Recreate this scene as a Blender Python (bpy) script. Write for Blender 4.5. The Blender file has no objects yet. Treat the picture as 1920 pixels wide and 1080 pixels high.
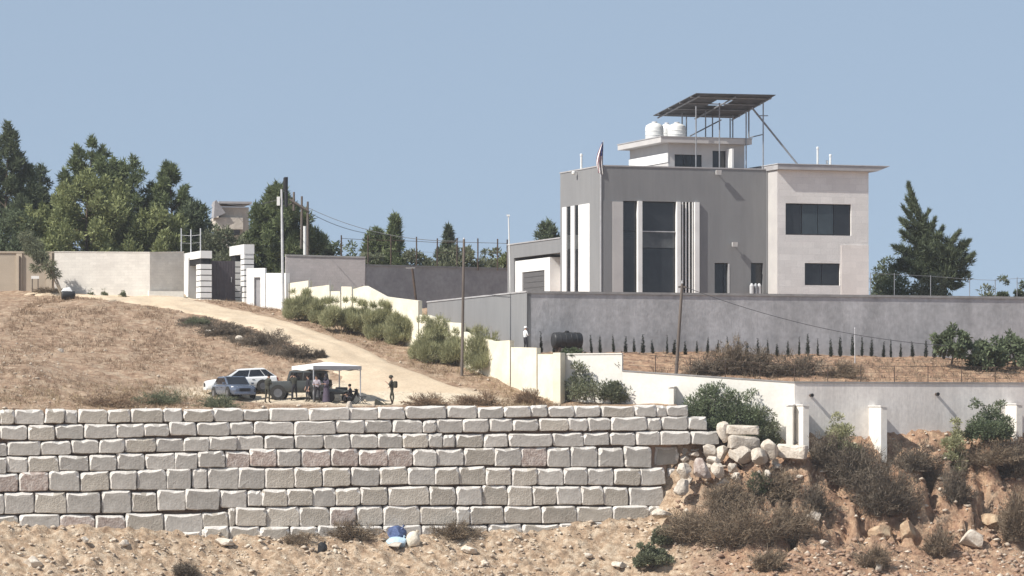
import bpy, bmesh, math, random
import numpy as np
from mathutils import Vector, Matrix, noise as mnoise

R = math.radians
scn = bpy.context.scene
col = scn.collection
# ------------------------------------------------------------------ camera
F, HX, HY = 7000.0, 960.0, 780.0          # focal length in photo pixels, image centre column, eye level row
cam_d = bpy.data.cameras.new('camera')
cam_d.sensor_width = 36.0
cam_d.lens = F / 1920 * 36
cam_d.shift_y = (HY - 540) / 1920
cam_d.clip_start = 1.0
cam_d.clip_end = 9000.0
cam = bpy.data.objects.new('camera', cam_d)
cam.location = (0, 0, 0)
cam.rotation_euler = (R(90), 0, 0)
col.objects.link(cam)
scn.camera = cam
# ------------------------------------------------------------------ light
LIGHT = Vector((0.590, 0.370, -0.70)).normalized()       # the way the sunlight travels
sun_el = math.asin(-LIGHT.z)
sun_az = math.atan2(-LIGHT.x, -LIGHT.y)                  # from +Y clockwise
world = bpy.data.worlds.new('World')
scn.world = world
world.use_nodes = True
wn = world.node_tree
wn.nodes.clear()
w_out = wn.nodes.new('ShaderNodeOutputWorld')
w_bg = wn.nodes.new('ShaderNodeBackground')
w_sky = wn.nodes.new('ShaderNodeTexSky')
w_sky.sky_type = 'NISHITA'
w_sky.sun_disc = False
w_sky.sun_elevation = sun_el
w_sky.sun_rotation = sun_az
w_sky.altitude = 400
w_sky.air_density = 1.0
w_sky.dust_density = 1.2
w_sky.ozone_density = 2.0
w_bg.inputs['Strength'].default_value = 0.099
w_tc = wn.nodes.new('ShaderNodeTexCoord')
w_up = wn.nodes.new('ShaderNodeVectorMath')               # a hazy summer sky: less gradient at the horizon than clear air
w_up.operation = 'ADD'
w_up.inputs[1].default_value = (0, 0, 0.16)
w_nm = wn.nodes.new('ShaderNodeVectorMath')
w_nm.operation = 'NORMALIZE'
w_mx = wn.nodes.new('ShaderNodeMix')
w_mx.data_type = 'RGBA'
w_mx.inputs['Factor'].default_value = 0.5
w_mx.inputs['B'].default_value = (4.0, 4.75, 5.5, 1)
wn.links.new(w_tc.outputs['Generated'], w_up.inputs[0])
wn.links.new(w_up.outputs[0], w_nm.inputs[0])
wn.links.new(w_nm.outputs[0], w_sky.inputs['Vector'])
wn.links.new(w_sky.outputs[0], w_mx.inputs['A'])
wn.links.new(w_mx.outputs['Result'], w_bg.inputs['Color'])
wn.links.new(w_bg.outputs[0], w_out.inputs['Surface'])
sun_d = bpy.data.lights.new('sun', 'SUN')
sun_d.energy = 4.7
sun_d.angle = R(0.5)
sun_d.color = (1.0, 0.96, 0.89)
sun = bpy.data.objects.new('sun', sun_d)
sun.rotation_euler = LIGHT.to_track_quat('-Z', 'Y').to_euler()
sun.location = (-60, 150, 80)
col.objects.link(sun)
vs = scn.view_settings
vs.view_transform = 'Standard'
vs.look = 'None'
vs.exposure = 0.4
vs.gamma = 1.0
vs.use_curve_mapping = False

# ------------------------------------------------------------------ materials
def mat(name, c1, c2=None, rough=0.85, scale=3.0, c3=None, bump=0.0, bscale=None, metal=0.0, coords='Object', stretch=(1, 1, 1),
        detail=6.0, spec=0.3, lo=0.35, hi=0.65, rnd=0.0, fine=0.0, fscale=30.0, streak=0.0):
    m = bpy.data.materials.new(name)
    m.use_nodes = True
    nt = m.node_tree
    N, L = nt.nodes, nt.links
    b = N['Principled BSDF']
    b.inputs['Roughness'].default_value = rough
    b.inputs['Metallic'].default_value = metal
    b.inputs['Specular IOR Level'].default_value = spec
    if c2 is None:
        c2 = tuple(min(1, x * 0.82) for x in c1)
    tc = N.new('ShaderNodeTexCoord')
    mp = N.new('ShaderNodeMapping')
    mp.inputs['Scale'].default_value = stretch
    L.new(tc.outputs[coords], mp.inputs['Vector'])
    nz = N.new('ShaderNodeTexNoise')
    nz.inputs['Scale'].default_value = scale
    nz.inputs['Detail'].default_value = detail
    nz.inputs['Roughness'].default_value = 0.62
    L.new(mp.outputs[0], nz.inputs['Vector'])
    cr = N.new('ShaderNodeValToRGB')
    e = cr.color_ramp.elements
    e[0].position, e[1].position = lo, hi
    e[0].color = (*c2, 1)
    e[1].color = (*c1, 1)
    if c3:
        k = cr.color_ramp.elements.new((lo + hi) / 2)
        k.color = (*c3, 1)
    L.new(nz.outputs['Fac'], cr.inputs['Fac'])
    out = cr.outputs['Color']
    if fine:
        n2 = N.new('ShaderNodeTexNoise')
        n2.inputs['Scale'].default_value = fscale
        n2.inputs['Detail'].default_value = 4
        L.new(tc.outputs[coords], n2.inputs['Vector'])
        mr = N.new('ShaderNodeMapRange')
        mr.inputs['From Min'].default_value = 0.3
        mr.inputs['From Max'].default_value = 0.7
        mr.inputs['To Min'].default_value = 1 - fine
        mr.inputs['To Max'].default_value = 1 + fine
        L.new(n2.outputs['Fac'], mr.inputs['Value'])
        mx = N.new('ShaderNodeVectorMath')
        mx.operation = 'SCALE'
        L.new(out, mx.inputs[0])
        L.new(mr.outputs[0], mx.inputs['Scale'])
        out = mx.outputs[0]
    if streak:                                   # rain streaks and dust runs
        sm_ = N.new('ShaderNodeMapping')
        sm_.inputs['Scale'].default_value = (3.2, 3.2, 0.16)
        L.new(tc.outputs[coords], sm_.inputs['Vector'])
        n3 = N.new('ShaderNodeTexNoise')
        n3.inputs['Scale'].default_value = 1.3
        n3.inputs['Detail'].default_value = 7
        n3.inputs['Roughness'].default_value = 0.7
        L.new(sm_.outputs[0], n3.inputs['Vector'])
        mr = N.new('ShaderNodeMapRange')
        mr.inputs['From Min'].default_value = 0.35
        mr.inputs['From Max'].default_value = 0.72
        mr.inputs['To Min'].default_value = 1 - streak
        mr.inputs['To Max'].default_value = 1 + streak * .6
        L.new(n3.outputs['Fac'], mr.inputs['Value'])
        mx = N.new('ShaderNodeVectorMath')
        mx.operation = 'SCALE'
        L.new(out, mx.inputs[0])
        L.new(mr.outputs[0], mx.inputs['Scale'])
        out = mx.outputs[0]
    if rnd:
        oi = N.new('ShaderNodeObjectInfo')
        mr = N.new('ShaderNodeMapRange')
        mr.inputs['To Min'].default_value = 1 - rnd
        mr.inputs['To Max'].default_value = 1 + rnd
        L.new(oi.outputs['Random'], mr.inputs['Value'])
        mx = N.new('ShaderNodeVectorMath')
        mx.operation = 'SCALE'
        L.new(out, mx.inputs[0])
        L.new(mr.outputs[0], mx.inputs['Scale'])
        out = mx.outputs[0]
    L.new(out, b.inputs['Base Color'])
    if bump:
        nb = N.new('ShaderNodeTexNoise')
        nb.inputs['Scale'].default_value = bscale or scale * 4
        nb.inputs['Detail'].default_value = 5
        L.new(mp.outputs[0], nb.inputs['Vector'])
        bp = N.new('ShaderNodeBump')
        bp.inputs['Strength'].default_value = min(1, bump)
        bp.inputs['Distance'].default_value = 0.08
        L.new(nb.outputs['Fac'], bp.inputs['Height'])
        L.new(bp.outputs[0], b.inputs['Normal'])
    return m

def leaf_mat(name, dark, light, trans=0.3, rough=0.7):
    m = bpy.data.materials.new(name)
    m.use_nodes = True
    nt = m.node_tree
    N, L = nt.nodes, nt.links
    b = N['Principled BSDF']
    b.inputs['Roughness'].default_value = rough
    b.inputs['Specular IOR Level'].default_value = 0.15
    g = N.new('ShaderNodeNewGeometry')
    cr = N.new('ShaderNodeValToRGB')
    cr.color_ramp.elements[0].color = (*dark, 1)
    cr.color_ramp.elements[1].color = (*light, 1)
    tc = N.new('ShaderNodeTexCoord')
    nz = N.new('ShaderNodeTexNoise')
    nz.inputs['Scale'].default_value = 1.1
    nz.inputs['Detail'].default_value = 2
    L.new(tc.outputs['Object'], nz.inputs['Vector'])
    ma = N.new('ShaderNodeMath')
    ma.operation = 'MULTIPLY_ADD'
    ma.inputs[1].default_value = 0.5
    L.new(g.outputs['Random Per Island'], ma.inputs[0])
    mm = N.new('ShaderNodeMath')
    mm.operation = 'MULTIPLY_ADD'
    mm.inputs[1].default_value = 1.2
    mm.inputs[2].default_value = -0.35
    L.new(nz.outputs['Fac'], mm.inputs[0])
    L.new(mm.outputs[0], ma.inputs[2])
    L.new(ma.outputs[0], cr.inputs['Fac'])
    L.new(cr.outputs[0], b.inputs['Base Color'])
    t = N.new('ShaderNodeBsdfTranslucent')
    L.new(cr.outputs[0], t.inputs['Color'])
    mx = N.new('ShaderNodeMixShader')
    mx.inputs[0].default_value = trans
    L.new(b.outputs[0], mx.inputs[1])
    L.new(t.outputs[0], mx.inputs[2])
    L.new(mx.outputs[0], N['Material Output'].inputs['Surface'])
    return m

def course_mat(name, c1, c2, bw=0.8, bh=0.4, mortar=0.015, dark=0.75, rough=0.9):
    """block masonry too fine to build piece by piece: faint courses with stained faces"""
    m = mat(name, c1, c2, rough=rough, scale=0.7, bump=0.25, bscale=14, fine=0.06)
    nt = m.node_tree
    N, L = nt.nodes, nt.links
    b = N['Principled BSDF']
    src = b.inputs['Base Color'].links[0].from_socket
    tc = N.new('ShaderNodeTexCoord')
    sp = N.new('ShaderNodeSeparateXYZ')
    ad = N.new('ShaderNodeMath')
    L.new(tc.outputs['Object'], sp.inputs[0])
    L.new(sp.outputs[0], ad.inputs[0])
    L.new(sp.outputs[1], ad.inputs[1])
    cb = N.new('ShaderNodeCombineXYZ')
    L.new(ad.outputs[0], cb.inputs[0])
    L.new(sp.outputs[2], cb.inputs[1])
    br = N.new('ShaderNodeTexBrick')
    br.inputs['Scale'].default_value = 1
    br.inputs['Brick Width'].default_value = bw
    br.inputs['Row Height'].default_value = bh
    br.inputs['Mortar Size'].default_value = mortar
    br.inputs['Mortar Smooth'].default_value = 0.4
    br.inputs['Color1'].default_value = (1, 1, 1, 1)
    br.inputs['Color2'].default_value = (0.9, 0.9, 0.9, 1)
    br.inputs['Mortar'].default_value = (dark, dark, dark, 1)
    L.new(cb.outputs[0], br.inputs['Vector'])
    mx = N.new('ShaderNodeVectorMath')
    mx.operation = 'MULTIPLY'
    L.new(src, mx.inputs[0])
    L.new(br.outputs['Color'], mx.inputs[1])
    L.new(mx.outputs[0], b.inputs['Base Color'])
    return m

M = {}
M['grey_plaster'] = mat('grey_plaster', (0.245, 0.245, 0.248), (0.208, 0.208, 0.212), scale=0.9, stretch=(1, 1, .22), detail=9, lo=.28, hi=.7, streak=0.05, fine=0.04, bump=0.1, bscale=20)
M['white_plaster'] = mat('white_plaster', (0.80, 0.79, 0.77), (0.70, 0.69, 0.67), scale=0.8)
M['pale_panel'] = mat('pale_panel', (0.52, 0.50, 0.48), (0.46, 0.44, 0.43), scale=0.8)
M['beige_clad'] = course_mat('beige_clad', (0.82, 0.79, 0.755), (0.75, 0.72, 0.69), 0.9, 0.45, 0.014, 0.86)
M['beige_light'] = course_mat('beige_light', (0.88, 0.82, 0.77), (0.83, 0.77, 0.72), 0.9, 0.45, 0.014, 0.9)
M['slab'] = mat('slab', (0.42, 0.41, 0.41), (0.34, 0.33, 0.335), scale=0.9, bump=0.15)
M['dark_frame'] = mat('dark_frame', (0.03, 0.03, 0.033), (0.02, 0.02, 0.022), rough=0.5)
M['glass'] = mat('glass', (0.030, 0.032, 0.036), (0.018, 0.019, 0.022), rough=0.12, scale=0.6, spec=0.5)
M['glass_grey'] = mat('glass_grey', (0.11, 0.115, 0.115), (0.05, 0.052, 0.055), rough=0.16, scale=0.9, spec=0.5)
M['glass_teal'] = mat('glass_teal', (0.055, 0.07, 0.078), (0.035, 0.045, 0.052), rough=0.12, scale=0.8, spec=0.5)
M['shutter'] = mat('shutter', (0.13, 0.125, 0.125), (0.10, 0.098, 0.10), rough=0.6, stretch=(1, 1, 20), scale=1.0)
M['perimeter'] = mat('perimeter', (0.55, 0.54, 0.545), (0.32, 0.315, 0.318), scale=0.45, detail=9, lo=0.3, hi=0.72, bump=0.2, bscale=9, fine=0.12, fscale=3.0, stretch=(1, 1, 0.6), streak=0.07)
M['coping'] = mat('coping', (0.33, 0.32, 0.31), (0.24, 0.23, 0.225), scale=1.5)
M['dark_wall'] = mat('dark_wall', (0.37, 0.36, 0.365), (0.28, 0.272, 0.278), scale=0.6, detail=8, fine=0.1, fscale=4, bump=0.2)
M['retain'] = mat('retain', (0.84, 0.80, 0.75), (0.68, 0.64, 0.60), scale=0.5, detail=9, lo=0.3, hi=0.66, fine=0.07, fscale=4, stretch=(1, 1, 0.35), bump=0.15, bscale=8, streak=0.10)
M['cream'] = mat('cream', (0.78, 0.735, 0.60), (0.66, 0.60, 0.47), scale=0.7, detail=8, fine=0.05, fscale=5)
M['white_wall'] = mat('white_wall', (0.80, 0.77, 0.71), (0.72, 0.69, 0.63), scale=0.6, detail=8, fine=0.05, fscale=5)
M['block_wall'] = course_mat('block_wall', (0.70, 0.66, 0.60), (0.60, 0.56, 0.51), 0.42, 0.21, 0.012, 0.86)
M['block_grey'] = course_mat('block_grey', (0.47, 0.43, 0.42), (0.39, 0.36, 0.35), 0.42, 0.21, 0.012, 0.86)
M['tan_wall'] = mat('tan_wall', (0.50, 0.42, 0.33), (0.44, 0.37, 0.29), scale=0.8, fine=0.05)
M['ruin'] = mat('ruin', (0.60, 0.54, 0.46), (0.42, 0.38, 0.33), scale=1.1, detail=8, bump=0.4)
M['limestone'] = mat('limestone', (0.50, 0.47, 0.428), (0.35, 0.325, 0.292), scale=1.2, detail=9, rnd=0.15, bump=0.35, bscale=7, fine=0.09, fscale=14)
M['limestone_warm'] = mat('limestone_warm', (0.51, 0.465, 0.40), (0.35, 0.315, 0.265), scale=1.2, detail=9, rnd=0.15, bump=0.5, bscale=9, fine=0.1, fscale=14)
M['limestone_red'] = mat('limestone_red', (0.50, 0.435, 0.39), (0.31, 0.235, 0.20), scale=2.6, detail=9, rnd=0.1, bump=0.7, bscale=7, fine=0.12, fscale=12, lo=0.36, hi=0.6)
M['ochre_rock'] = mat('ochre_rock', (0.54, 0.42, 0.28), (0.34, 0.22, 0.14), scale=1.8, detail=9, rnd=0.1, bump=0.9, bscale=5, fine=0.14, fscale=9)
M['sunlit_edge'] = mat('sunlit_edge', (0.68, 0.64, 0.59), (0.52, 0.485, 0.445), scale=5, detail=8, bump=0.4, bscale=12, lo=.3, hi=.6)  # sun catching the block bevels, put into a paler stone colour
M['boulder'] = mat('boulder', (0.62, 0.56, 0.48), (0.45, 0.385, 0.315), scale=2.2, detail=9, rnd=0.14, bump=0.6, bscale=8, fine=0.1, fscale=10)
M['gravel'] = mat('gravel', (0.60, 0.52, 0.42), (0.36, 0.28, 0.21), scale=1.4, detail=9, bump=0.3, coords='Object', lo=0.42, hi=0.58)
M['road'] = mat('road', (0.60, 0.485, 0.35), (0.47, 0.365, 0.255), scale=0.55, detail=10, fine=0.10, fscale=6, bump=0.35, bscale=7, lo=0.3, hi=0.7)
M['black_plastic'] = mat('black_plastic', (0.035, 0.035, 0.037), (0.025, 0.025, 0.026), rough=0.45, scale=2)
M['tank_white'] = mat('tank_white', (0.74, 0.74, 0.72), (0.64, 0.64, 0.62), rough=0.5)
M['steel'] = mat('steel', (0.30, 0.31, 0.33), (0.22, 0.225, 0.24), rough=0.55, metal=0.3)
M['galv'] = mat('galv', (0.56, 0.56, 0.57), (0.44, 0.44, 0.45), rough=0.55)
M['solar'] = mat('solar', (0.030, 0.034, 0.05), (0.02, 0.023, 0.034), rough=0.2, spec=0.5)
M['solar_back'] = mat('solar_back', (0.10, 0.10, 0.105), (0.055, 0.055, 0.06), rough=0.7, scale=2)
M['wood_pole'] = mat('wood_pole', (0.17, 0.14, 0.12), (0.10, 0.083, 0.072), scale=4, stretch=(1, 1, 0.1))
M['rust'] = mat('rust', (0.11, 0.075, 0.055), (0.06, 0.045, 0.038), scale=5)
M['cable'] = mat('cable', (0.12, 0.12, 0.125))
M['bark'] = mat('bark', (0.16, 0.12, 0.09), (0.09, 0.068, 0.052), scale=4, bump=0.3)
M['bark_pale'] = mat('bark_pale', (0.38, 0.32, 0.24), (0.24, 0.19, 0.14), scale=4, bump=0.3)
M['pine'] = leaf_mat('pine', (0.076, 0.10, 0.050), (0.235, 0.27, 0.13))
M['pine_dark'] = leaf_mat('pine_dark', (0.060, 0.078, 0.050), (0.18, 0.21, 0.12))
M['olive_green'] = leaf_mat('olive_green', (0.135, 0.16, 0.07), (0.36, 0.38, 0.18))
M['scrub'] = leaf_mat('scrub', (0.10, 0.115, 0.072), (0.25, 0.26, 0.165))
M['shrub'] = leaf_mat('shrub', (0.075, 0.098, 0.055), (0.20, 0.235, 0.135))
M['sage'] = leaf_mat('sage', (0.22, 0.225, 0.125), (0.48, 0.47, 0.28))
M['dry_bush'] = leaf_mat('dry_bush', (0.12, 0.09, 0.064), (0.32, 0.25, 0.175), 0.15)
M['dry_dark'] = leaf_mat('dry_dark', (0.080, 0.065, 0.050), (0.235, 0.192, 0.145), 0.12)
M['straw'] = leaf_mat('straw', (0.20, 0.145, 0.085), (0.50, 0.39, 0.25), 0.15)
M['straw_brown'] = leaf_mat('straw_brown', (0.15, 0.10, 0.068), (0.37, 0.265, 0.175), 0.15)
M['cypress'] = leaf_mat('cypress', (0.012, 0.018, 0.013), (0.035, 0.046, 0.03), 0.05)
M['car_white'] = mat('car_white', (0.78, 0.78, 0.77), (0.70, 0.70, 0.69), rough=0.22, spec=0.6)
M['car_silver'] = mat('car_silver', (0.20, 0.23, 0.29), (0.16, 0.185, 0.24), rough=0.25, metal=0.55, spec=0.6)
M['car_dark'] = mat('car_dark', (0.075, 0.08, 0.078), (0.055, 0.06, 0.058), rough=0.4, spec=0.5)
M['car_glass'] = mat('car_glass', (0.02, 0.021, 0.025), (0.014, 0.015, 0.018), rough=0.06, spec=0.6)
M['tyre'] = mat('tyre', (0.03, 0.03, 0.03), (0.05, 0.045, 0.04), rough=0.9)
M['rim'] = mat('rim', (0.20, 0.20, 0.21), (0.14, 0.14, 0.145), rough=0.4, metal=0.5)
M['lamp_glass'] = mat('lamp_glass', (0.85, 0.85, 0.85), (0.7, 0.7, 0.7), rough=0.1)
M['tail_red'] = mat('tail_red', (0.35, 0.02, 0.02), (0.25, 0.015, 0.015), rough=0.2)
M['canvas'] = mat('canvas', (0.82, 0.81, 0.79), (0.74, 0.73, 0.71), rough=0.9)
M['canvas_shaded'] = mat('canvas_shaded', (0.42, 0.41, 0.42), (0.36, 0.355, 0.36), rough=0.9)  # same white canvas, its shade put into the colour
M['skin'] = mat('skin', (0.42, 0.26, 0.19), (0.36, 0.22, 0.16), rough=0.6)
M['hair'] = mat('hair', (0.018, 0.015, 0.013), (0.012, 0.01, 0.009))
M['olive_cloth'] = mat('olive_cloth', (0.062, 0.06, 0.045), (0.042, 0.041, 0.032), scale=6)
M['dark_cloth'] = mat('dark_cloth', (0.035, 0.033, 0.04), (0.022, 0.021, 0.025), scale=6)
M['plum_cloth'] = mat('plum_cloth', (0.09, 0.072, 0.10), (0.065, 0.052, 0.075), scale=6)
M['lilac_cloth'] = mat('lilac_cloth', (0.42, 0.38, 0.42), (0.34, 0.31, 0.35), scale=6)
M['white_cloth'] = mat('white_cloth', (0.80, 0.80, 0.79), (0.70, 0.70, 0.70), scale=6)
M['boot'] = mat('boot', (0.05, 0.038, 0.03))
M['gun'] = mat('gun', (0.02, 0.02, 0.02), rough=0.5)
M['blue_bag'] = mat('blue_bag', (0.10, 0.14, 0.28), (0.07, 0.10, 0.20), rough=0.5, scale=4, bump=0.5, bscale=6)
M['pale_blue'] = mat('pale_blue', (0.48, 0.62, 0.72), (0.38, 0.50, 0.60), rough=0.5, scale=4, bump=0.5, bscale=6)
M['cream_sack'] = mat('cream_sack', (0.72, 0.66, 0.55), (0.60, 0.54, 0.44), rough=0.8, scale=4, bump=0.5, bscale=6)
M['flag_red'] = mat('flag_red', (0.19, 0.06, 0.08), (0.15, 0.05, 0.065), rough=0.8)
M['flag_white'] = mat('flag_white', (0.78, 0.77, 0.76), (0.72, 0.71, 0.70), rough=0.8)
M['flag_blue'] = mat('flag_blue', (0.04, 0.05, 0.17), (0.03, 0.04, 0.13), rough=0.8)
M['red_soil'] = mat('red_soil', (0.40, 0.28, 0.20), (0.27, 0.175, 0.125), scale=1.2, detail=9, bump=0.6, bscale=5)
M['gate_metal'] = mat('gate_metal', (0.10, 0.085, 0.095), (0.075, 0.063, 0.07), rough=0.5)
M['grey_door'] = mat('grey_door', (0.33, 0.32, 0.33), (0.27, 0.265, 0.27), rough=0.6)

# ------------------------------------------------------------------ mesh helpers
class MB:
    def __init__(s):
        s.v, s.f, s.mi = [], [], []
    def add(s, vs, fs, mi=0):
        o = len(s.v)
        s.v.extend([tuple(q) for q in vs])
        s.f.extend([tuple(i + o for i in q) for q in fs])
        s.mi.extend([mi] * len(fs))
        return s
    def box(s, a, b, mi=0):
        x0, y0, z0 = a
        x1, y1, z1 = b
        vs = [(x0, y0, z0), (x1, y0, z0), (x1, y1, z0), (x0, y1, z0), (x0, y0, z1), (x1, y0, z1), (x1, y1, z1), (x0, y1, z1)]
        return s.add(vs, [(0, 3, 2, 1), (4, 5, 6, 7), (0, 1, 5, 4), (1, 2, 6, 5), (2, 3, 7, 6), (3, 0, 4, 7)], mi)
    def hexa(s, p, mi=0):
        return s.add(p, [(0, 3, 2, 1), (4, 5, 6, 7), (0, 1, 5, 4), (1, 2, 6, 5), (2, 3, 7, 6), (3, 0, 4, 7)], mi)
    def tube(s, pts, rad, n=8, mi=0, cap=True):
        pts = [Vector(p) for p in pts]
        if not hasattr(rad, '__len__'):
            rad = [rad] * len(pts)
        rings = []
        for i, p in enumerate(pts):
            d = (pts[min(i + 1, len(pts) - 1)] - pts[max(i - 1, 0)])
            if d.length < 1e-9:
                d = Vector((0, 0, 1))
            d.normalize()
            a = d.cross(Vector((0, 0, 1)) if abs(d.z) < 0.95 else Vector((1, 0, 0))).normalized()
            b = d.cross(a)
            rings.append([p + (a * math.cos(2 * math.pi * k / n) + b * math.sin(2 * math.pi * k / n)) * rad[i] for k in range(n)])
        vs = [q for r in rings for q in r]
        fs = []
        for i in range(len(pts) - 1):
            for k in range(n):
                k2 = (k + 1) % n
                fs.append((i * n + k, i * n + k2, (i + 1) * n + k2, (i + 1) * n + k))
        if cap:
            fs.append(tuple(range(n))[::1])
            fs.append(tuple((len(pts) - 1) * n + k for k in range(n))[::-1])
        return s.add(vs, fs, mi)
    def lathe(s, prof, c=(0, 0, 0), n=20, axis='z', mi=0):
        vs, fs = [], []
        for r, h in prof:
            for k in range(n):
                a = 2 * math.pi * k / n
                p = (r * math.cos(a), r * math.sin(a), h)
                if axis == 'x':
                    p = (p[2], p[0], p[1])
                elif axis == 'y':
                    p = (p[0], p[2], p[1])
                vs.append((p[0] + c[0], p[1] + c[1], p[2] + c[2]))
        for i in range(len(prof) - 1):
            for k in range(n):
                k2 = (k + 1) % n
                fs.append((i * n + k, i * n + k2, (i + 1) * n + k2, (i + 1) * n + k))
        fs.append(tuple(range(n)))
        fs.append(tuple((len(prof) - 1) * n + k for k in range(n))[::-1])
        return s.add(vs, fs, mi)
    def mesh(s, name, mats, smooth=None):
        me = bpy.data.meshes.new(name)
        me.from_pydata(s.v, [], s.f)
        if not isinstance(mats, (list, tuple)):
            mats = [mats]
        for m in mats:
            me.materials.append(M[m] if isinstance(m, str) else m)
        if any(s.mi):
            me.polygons.foreach_set('material_index', s.mi)
        if smooth is not None:
            me.polygons.foreach_set('use_smooth', [True] * len(me.polygons))
            me.set_sharp_from_angle(angle=R(smooth))
        me.update()
        return me
    def build(s, name, mats, parent=None, smooth=None, fix=True):
        me = s.mesh(name, mats, smooth)
        if fix and len(s.f) < 20000:
            bm = bmesh.new()
            bm.from_mesh(me)
            bmesh.ops.recalc_face_normals(bm, faces=bm.faces)
            bm.to_mesh(me)
            bm.free()
        return link(name, me, parent)

def link(name, me, parent=None):
    o = bpy.data.objects.new(name, me)
    col.objects.link(o)
    o.parent = parent
    return o

def tag(o, label=None, cat=None, group=None, kind=None):
    if label: o['label'] = label
    if cat: o['category'] = cat
    if group: o['group'] = group
    if kind: o['kind'] = kind
    return o

def thing(name, label, cat, loc, rz=0.0, group=None):
    o = bpy.data.objects.new(name, None)
    o.empty_display_size = 0.3
    col.objects.link(o)
    o.location = loc
    o.rotation_euler = (0, 0, rz)
    return tag(o, label, cat, group)

def kids(o):
    return [c for c in bpy.data.objects if c.parent == o]

def copy_tree(o, parent=None):
    c = o.copy()
    col.objects.link(c)
    c.parent = parent
    for ch in kids(o):
        copy_tree(ch, c)
    return c

def P(px, py, D):
    return Vector(((px - HX) * D / F, D, (HY - py) * D / F))

class Frame:
    """a plan frame (u to the right along a facade, v into it) for reading sizes off the photograph"""
    def __init__(s, px, D, deg):
        s.O = Vector(((px - HX) * D / F, D))
        s.a = R(deg)
        s.c, s.s = math.cos(s.a), math.sin(s.a)
    def u(s, px, v=0.0):
        k = (px - HX) / F
        return (k * (s.O.y + v * s.c) - s.O.x + v * s.s) / (s.c - k * s.s)
    def vv(s, px, u=0.0):
        k = (px - HX) / F
        return (s.O.x + u * s.c - k * (s.O.y + u * s.s)) / (s.s + k * s.c)
    def D(s, u, v=0.0):
        return s.O.y + u * s.s + v * s.c
    def z(s, py, u, v=0.0):
        return (HY - py) * s.D(u, v) / F
    def w(s, u, v=0.0):
        return (s.O.x + u * s.c - v * s.s, s.O.y + u * s.s + v * s.c)
# ------------------------------------------------------------------ terrain
rs = np.random.RandomState(5)
_tab = rs.rand(256, 256)
def vnoise(x, y):
    xi = np.floor(x).astype(int); yi = np.floor(y).astype(int)
    fx = x - xi; fy = y - yi
    fx = fx * fx * (3 - 2 * fx); fy = fy * fy * (3 - 2 * fy)
    a = _tab[xi % 256, yi % 256]; b = _tab[(xi + 1) % 256, yi % 256]
    c = _tab[xi % 256, (yi + 1) % 256]; d = _tab[(xi + 1) % 256, (yi + 1) % 256]
    return (a * (1 - fx) + b * fx) * (1 - fy) + (c * (1 - fx) + d * fx) * fy - 0.5
def fbm(x, y, f, n=4, g=0.5):
    t = 0; a = 1.0
    for i in range(n):
        t = t + a * vnoise(x * f + 17.3 * i, y * f + 9.1 * i)
        f *= 2.03; a *= g
    return t
class RBF:
    def __init__(s, pts, lam=0.02):
        p = np.array([(q[0], q[1], q[2]) for q in pts])
        s.c = p[:, :2]
        n = len(p)
        A = np.zeros((n + 3, n + 3))
        A[:n, :n] = s.k(s.c, s.c) + lam * np.eye(n)
        A[:n, n] = 1; A[:n, n + 1:] = s.c / 100
        A[n, :n] = 1; A[n + 1:, :n] = (s.c / 100).T
        s.w = np.linalg.solve(A, np.concatenate([p[:, 2], np.zeros(3)]))
    @staticmethod
    def k(a, b):
        return np.sqrt(((a[:, None, :] - b[None, :, :]) ** 2).sum(-1))      # linear kernel: no overshoot
    def __call__(s, x, y):
        q = np.stack([np.ravel(x), np.ravel(y)], -1)
        out = np.empty(len(q))
        for i in range(0, len(q), 40000):
            c = q[i:i + 40000]
            out[i:i + 40000] = s.k(c, s.c) @ s.w[:-3] + s.w[-3] + (c / 100) @ s.w[-2:]
        return out.reshape(np.shape(x))
WALL_T = math.atan(0.243)
SW = Frame(0, 228.0, math.degrees(WALL_T))          # boulder wall face, origin at the left edge of the picture
def wy(x): return 228.0 + 0.243 * (x - SW.O.x)
X_END = 11.1                                        # right end of the boulder wall
CR0 = (-16.65, 277.5); CR1 = (2.957, 243.5)          # cream wall, upper end and lower end
def cy(x): return CR0[1] + (x - CR0[0]) * (CR1[1] - CR0[1]) / (CR1[0] - CR0[0])
Q0 = (3.15, 244.0); Q1 = (18.17, 240.0); Q2 = (48.0, 240.0 + 29.83 * math.tan(R(19)))
def qy(x): return np.where(x < Q1[0], Q0[1] + (x - Q0[0]) * (Q1[1] - Q0[1]) / (Q1[0] - Q0[0]), Q1[1] + (x - Q1[0]) * math.tan(R(19)))
PC = (1.0, 250.0)                                   # perimeter wall corner
PF = Frame(988, 250.0, 19.0)
def wp(px, py, back=0.9):
    u = SW.u(px, back); x, y = SW.w(u, back)
    return (x, y, (HY - py) * y / F)
def cp(px, py, off=-0.4):
    k = (px - HX) / F
    m = (CR1[1] - CR0[1]) / (CR1[0] - CR0[0])
    y = (CR0[1] - m * CR0[0]) / (1 - m * k)
    y += off
    return (k * y, y, (HY - py) * y / F)
hill_pts = [wp(-250, 770), wp(-100, 769), wp(60, 768), wp(200, 767), wp(350, 766), wp(500, 765), wp(650, 764), wp(800, 763), wp(950, 762), wp(1100, 761), wp(1250, 760)]
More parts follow.
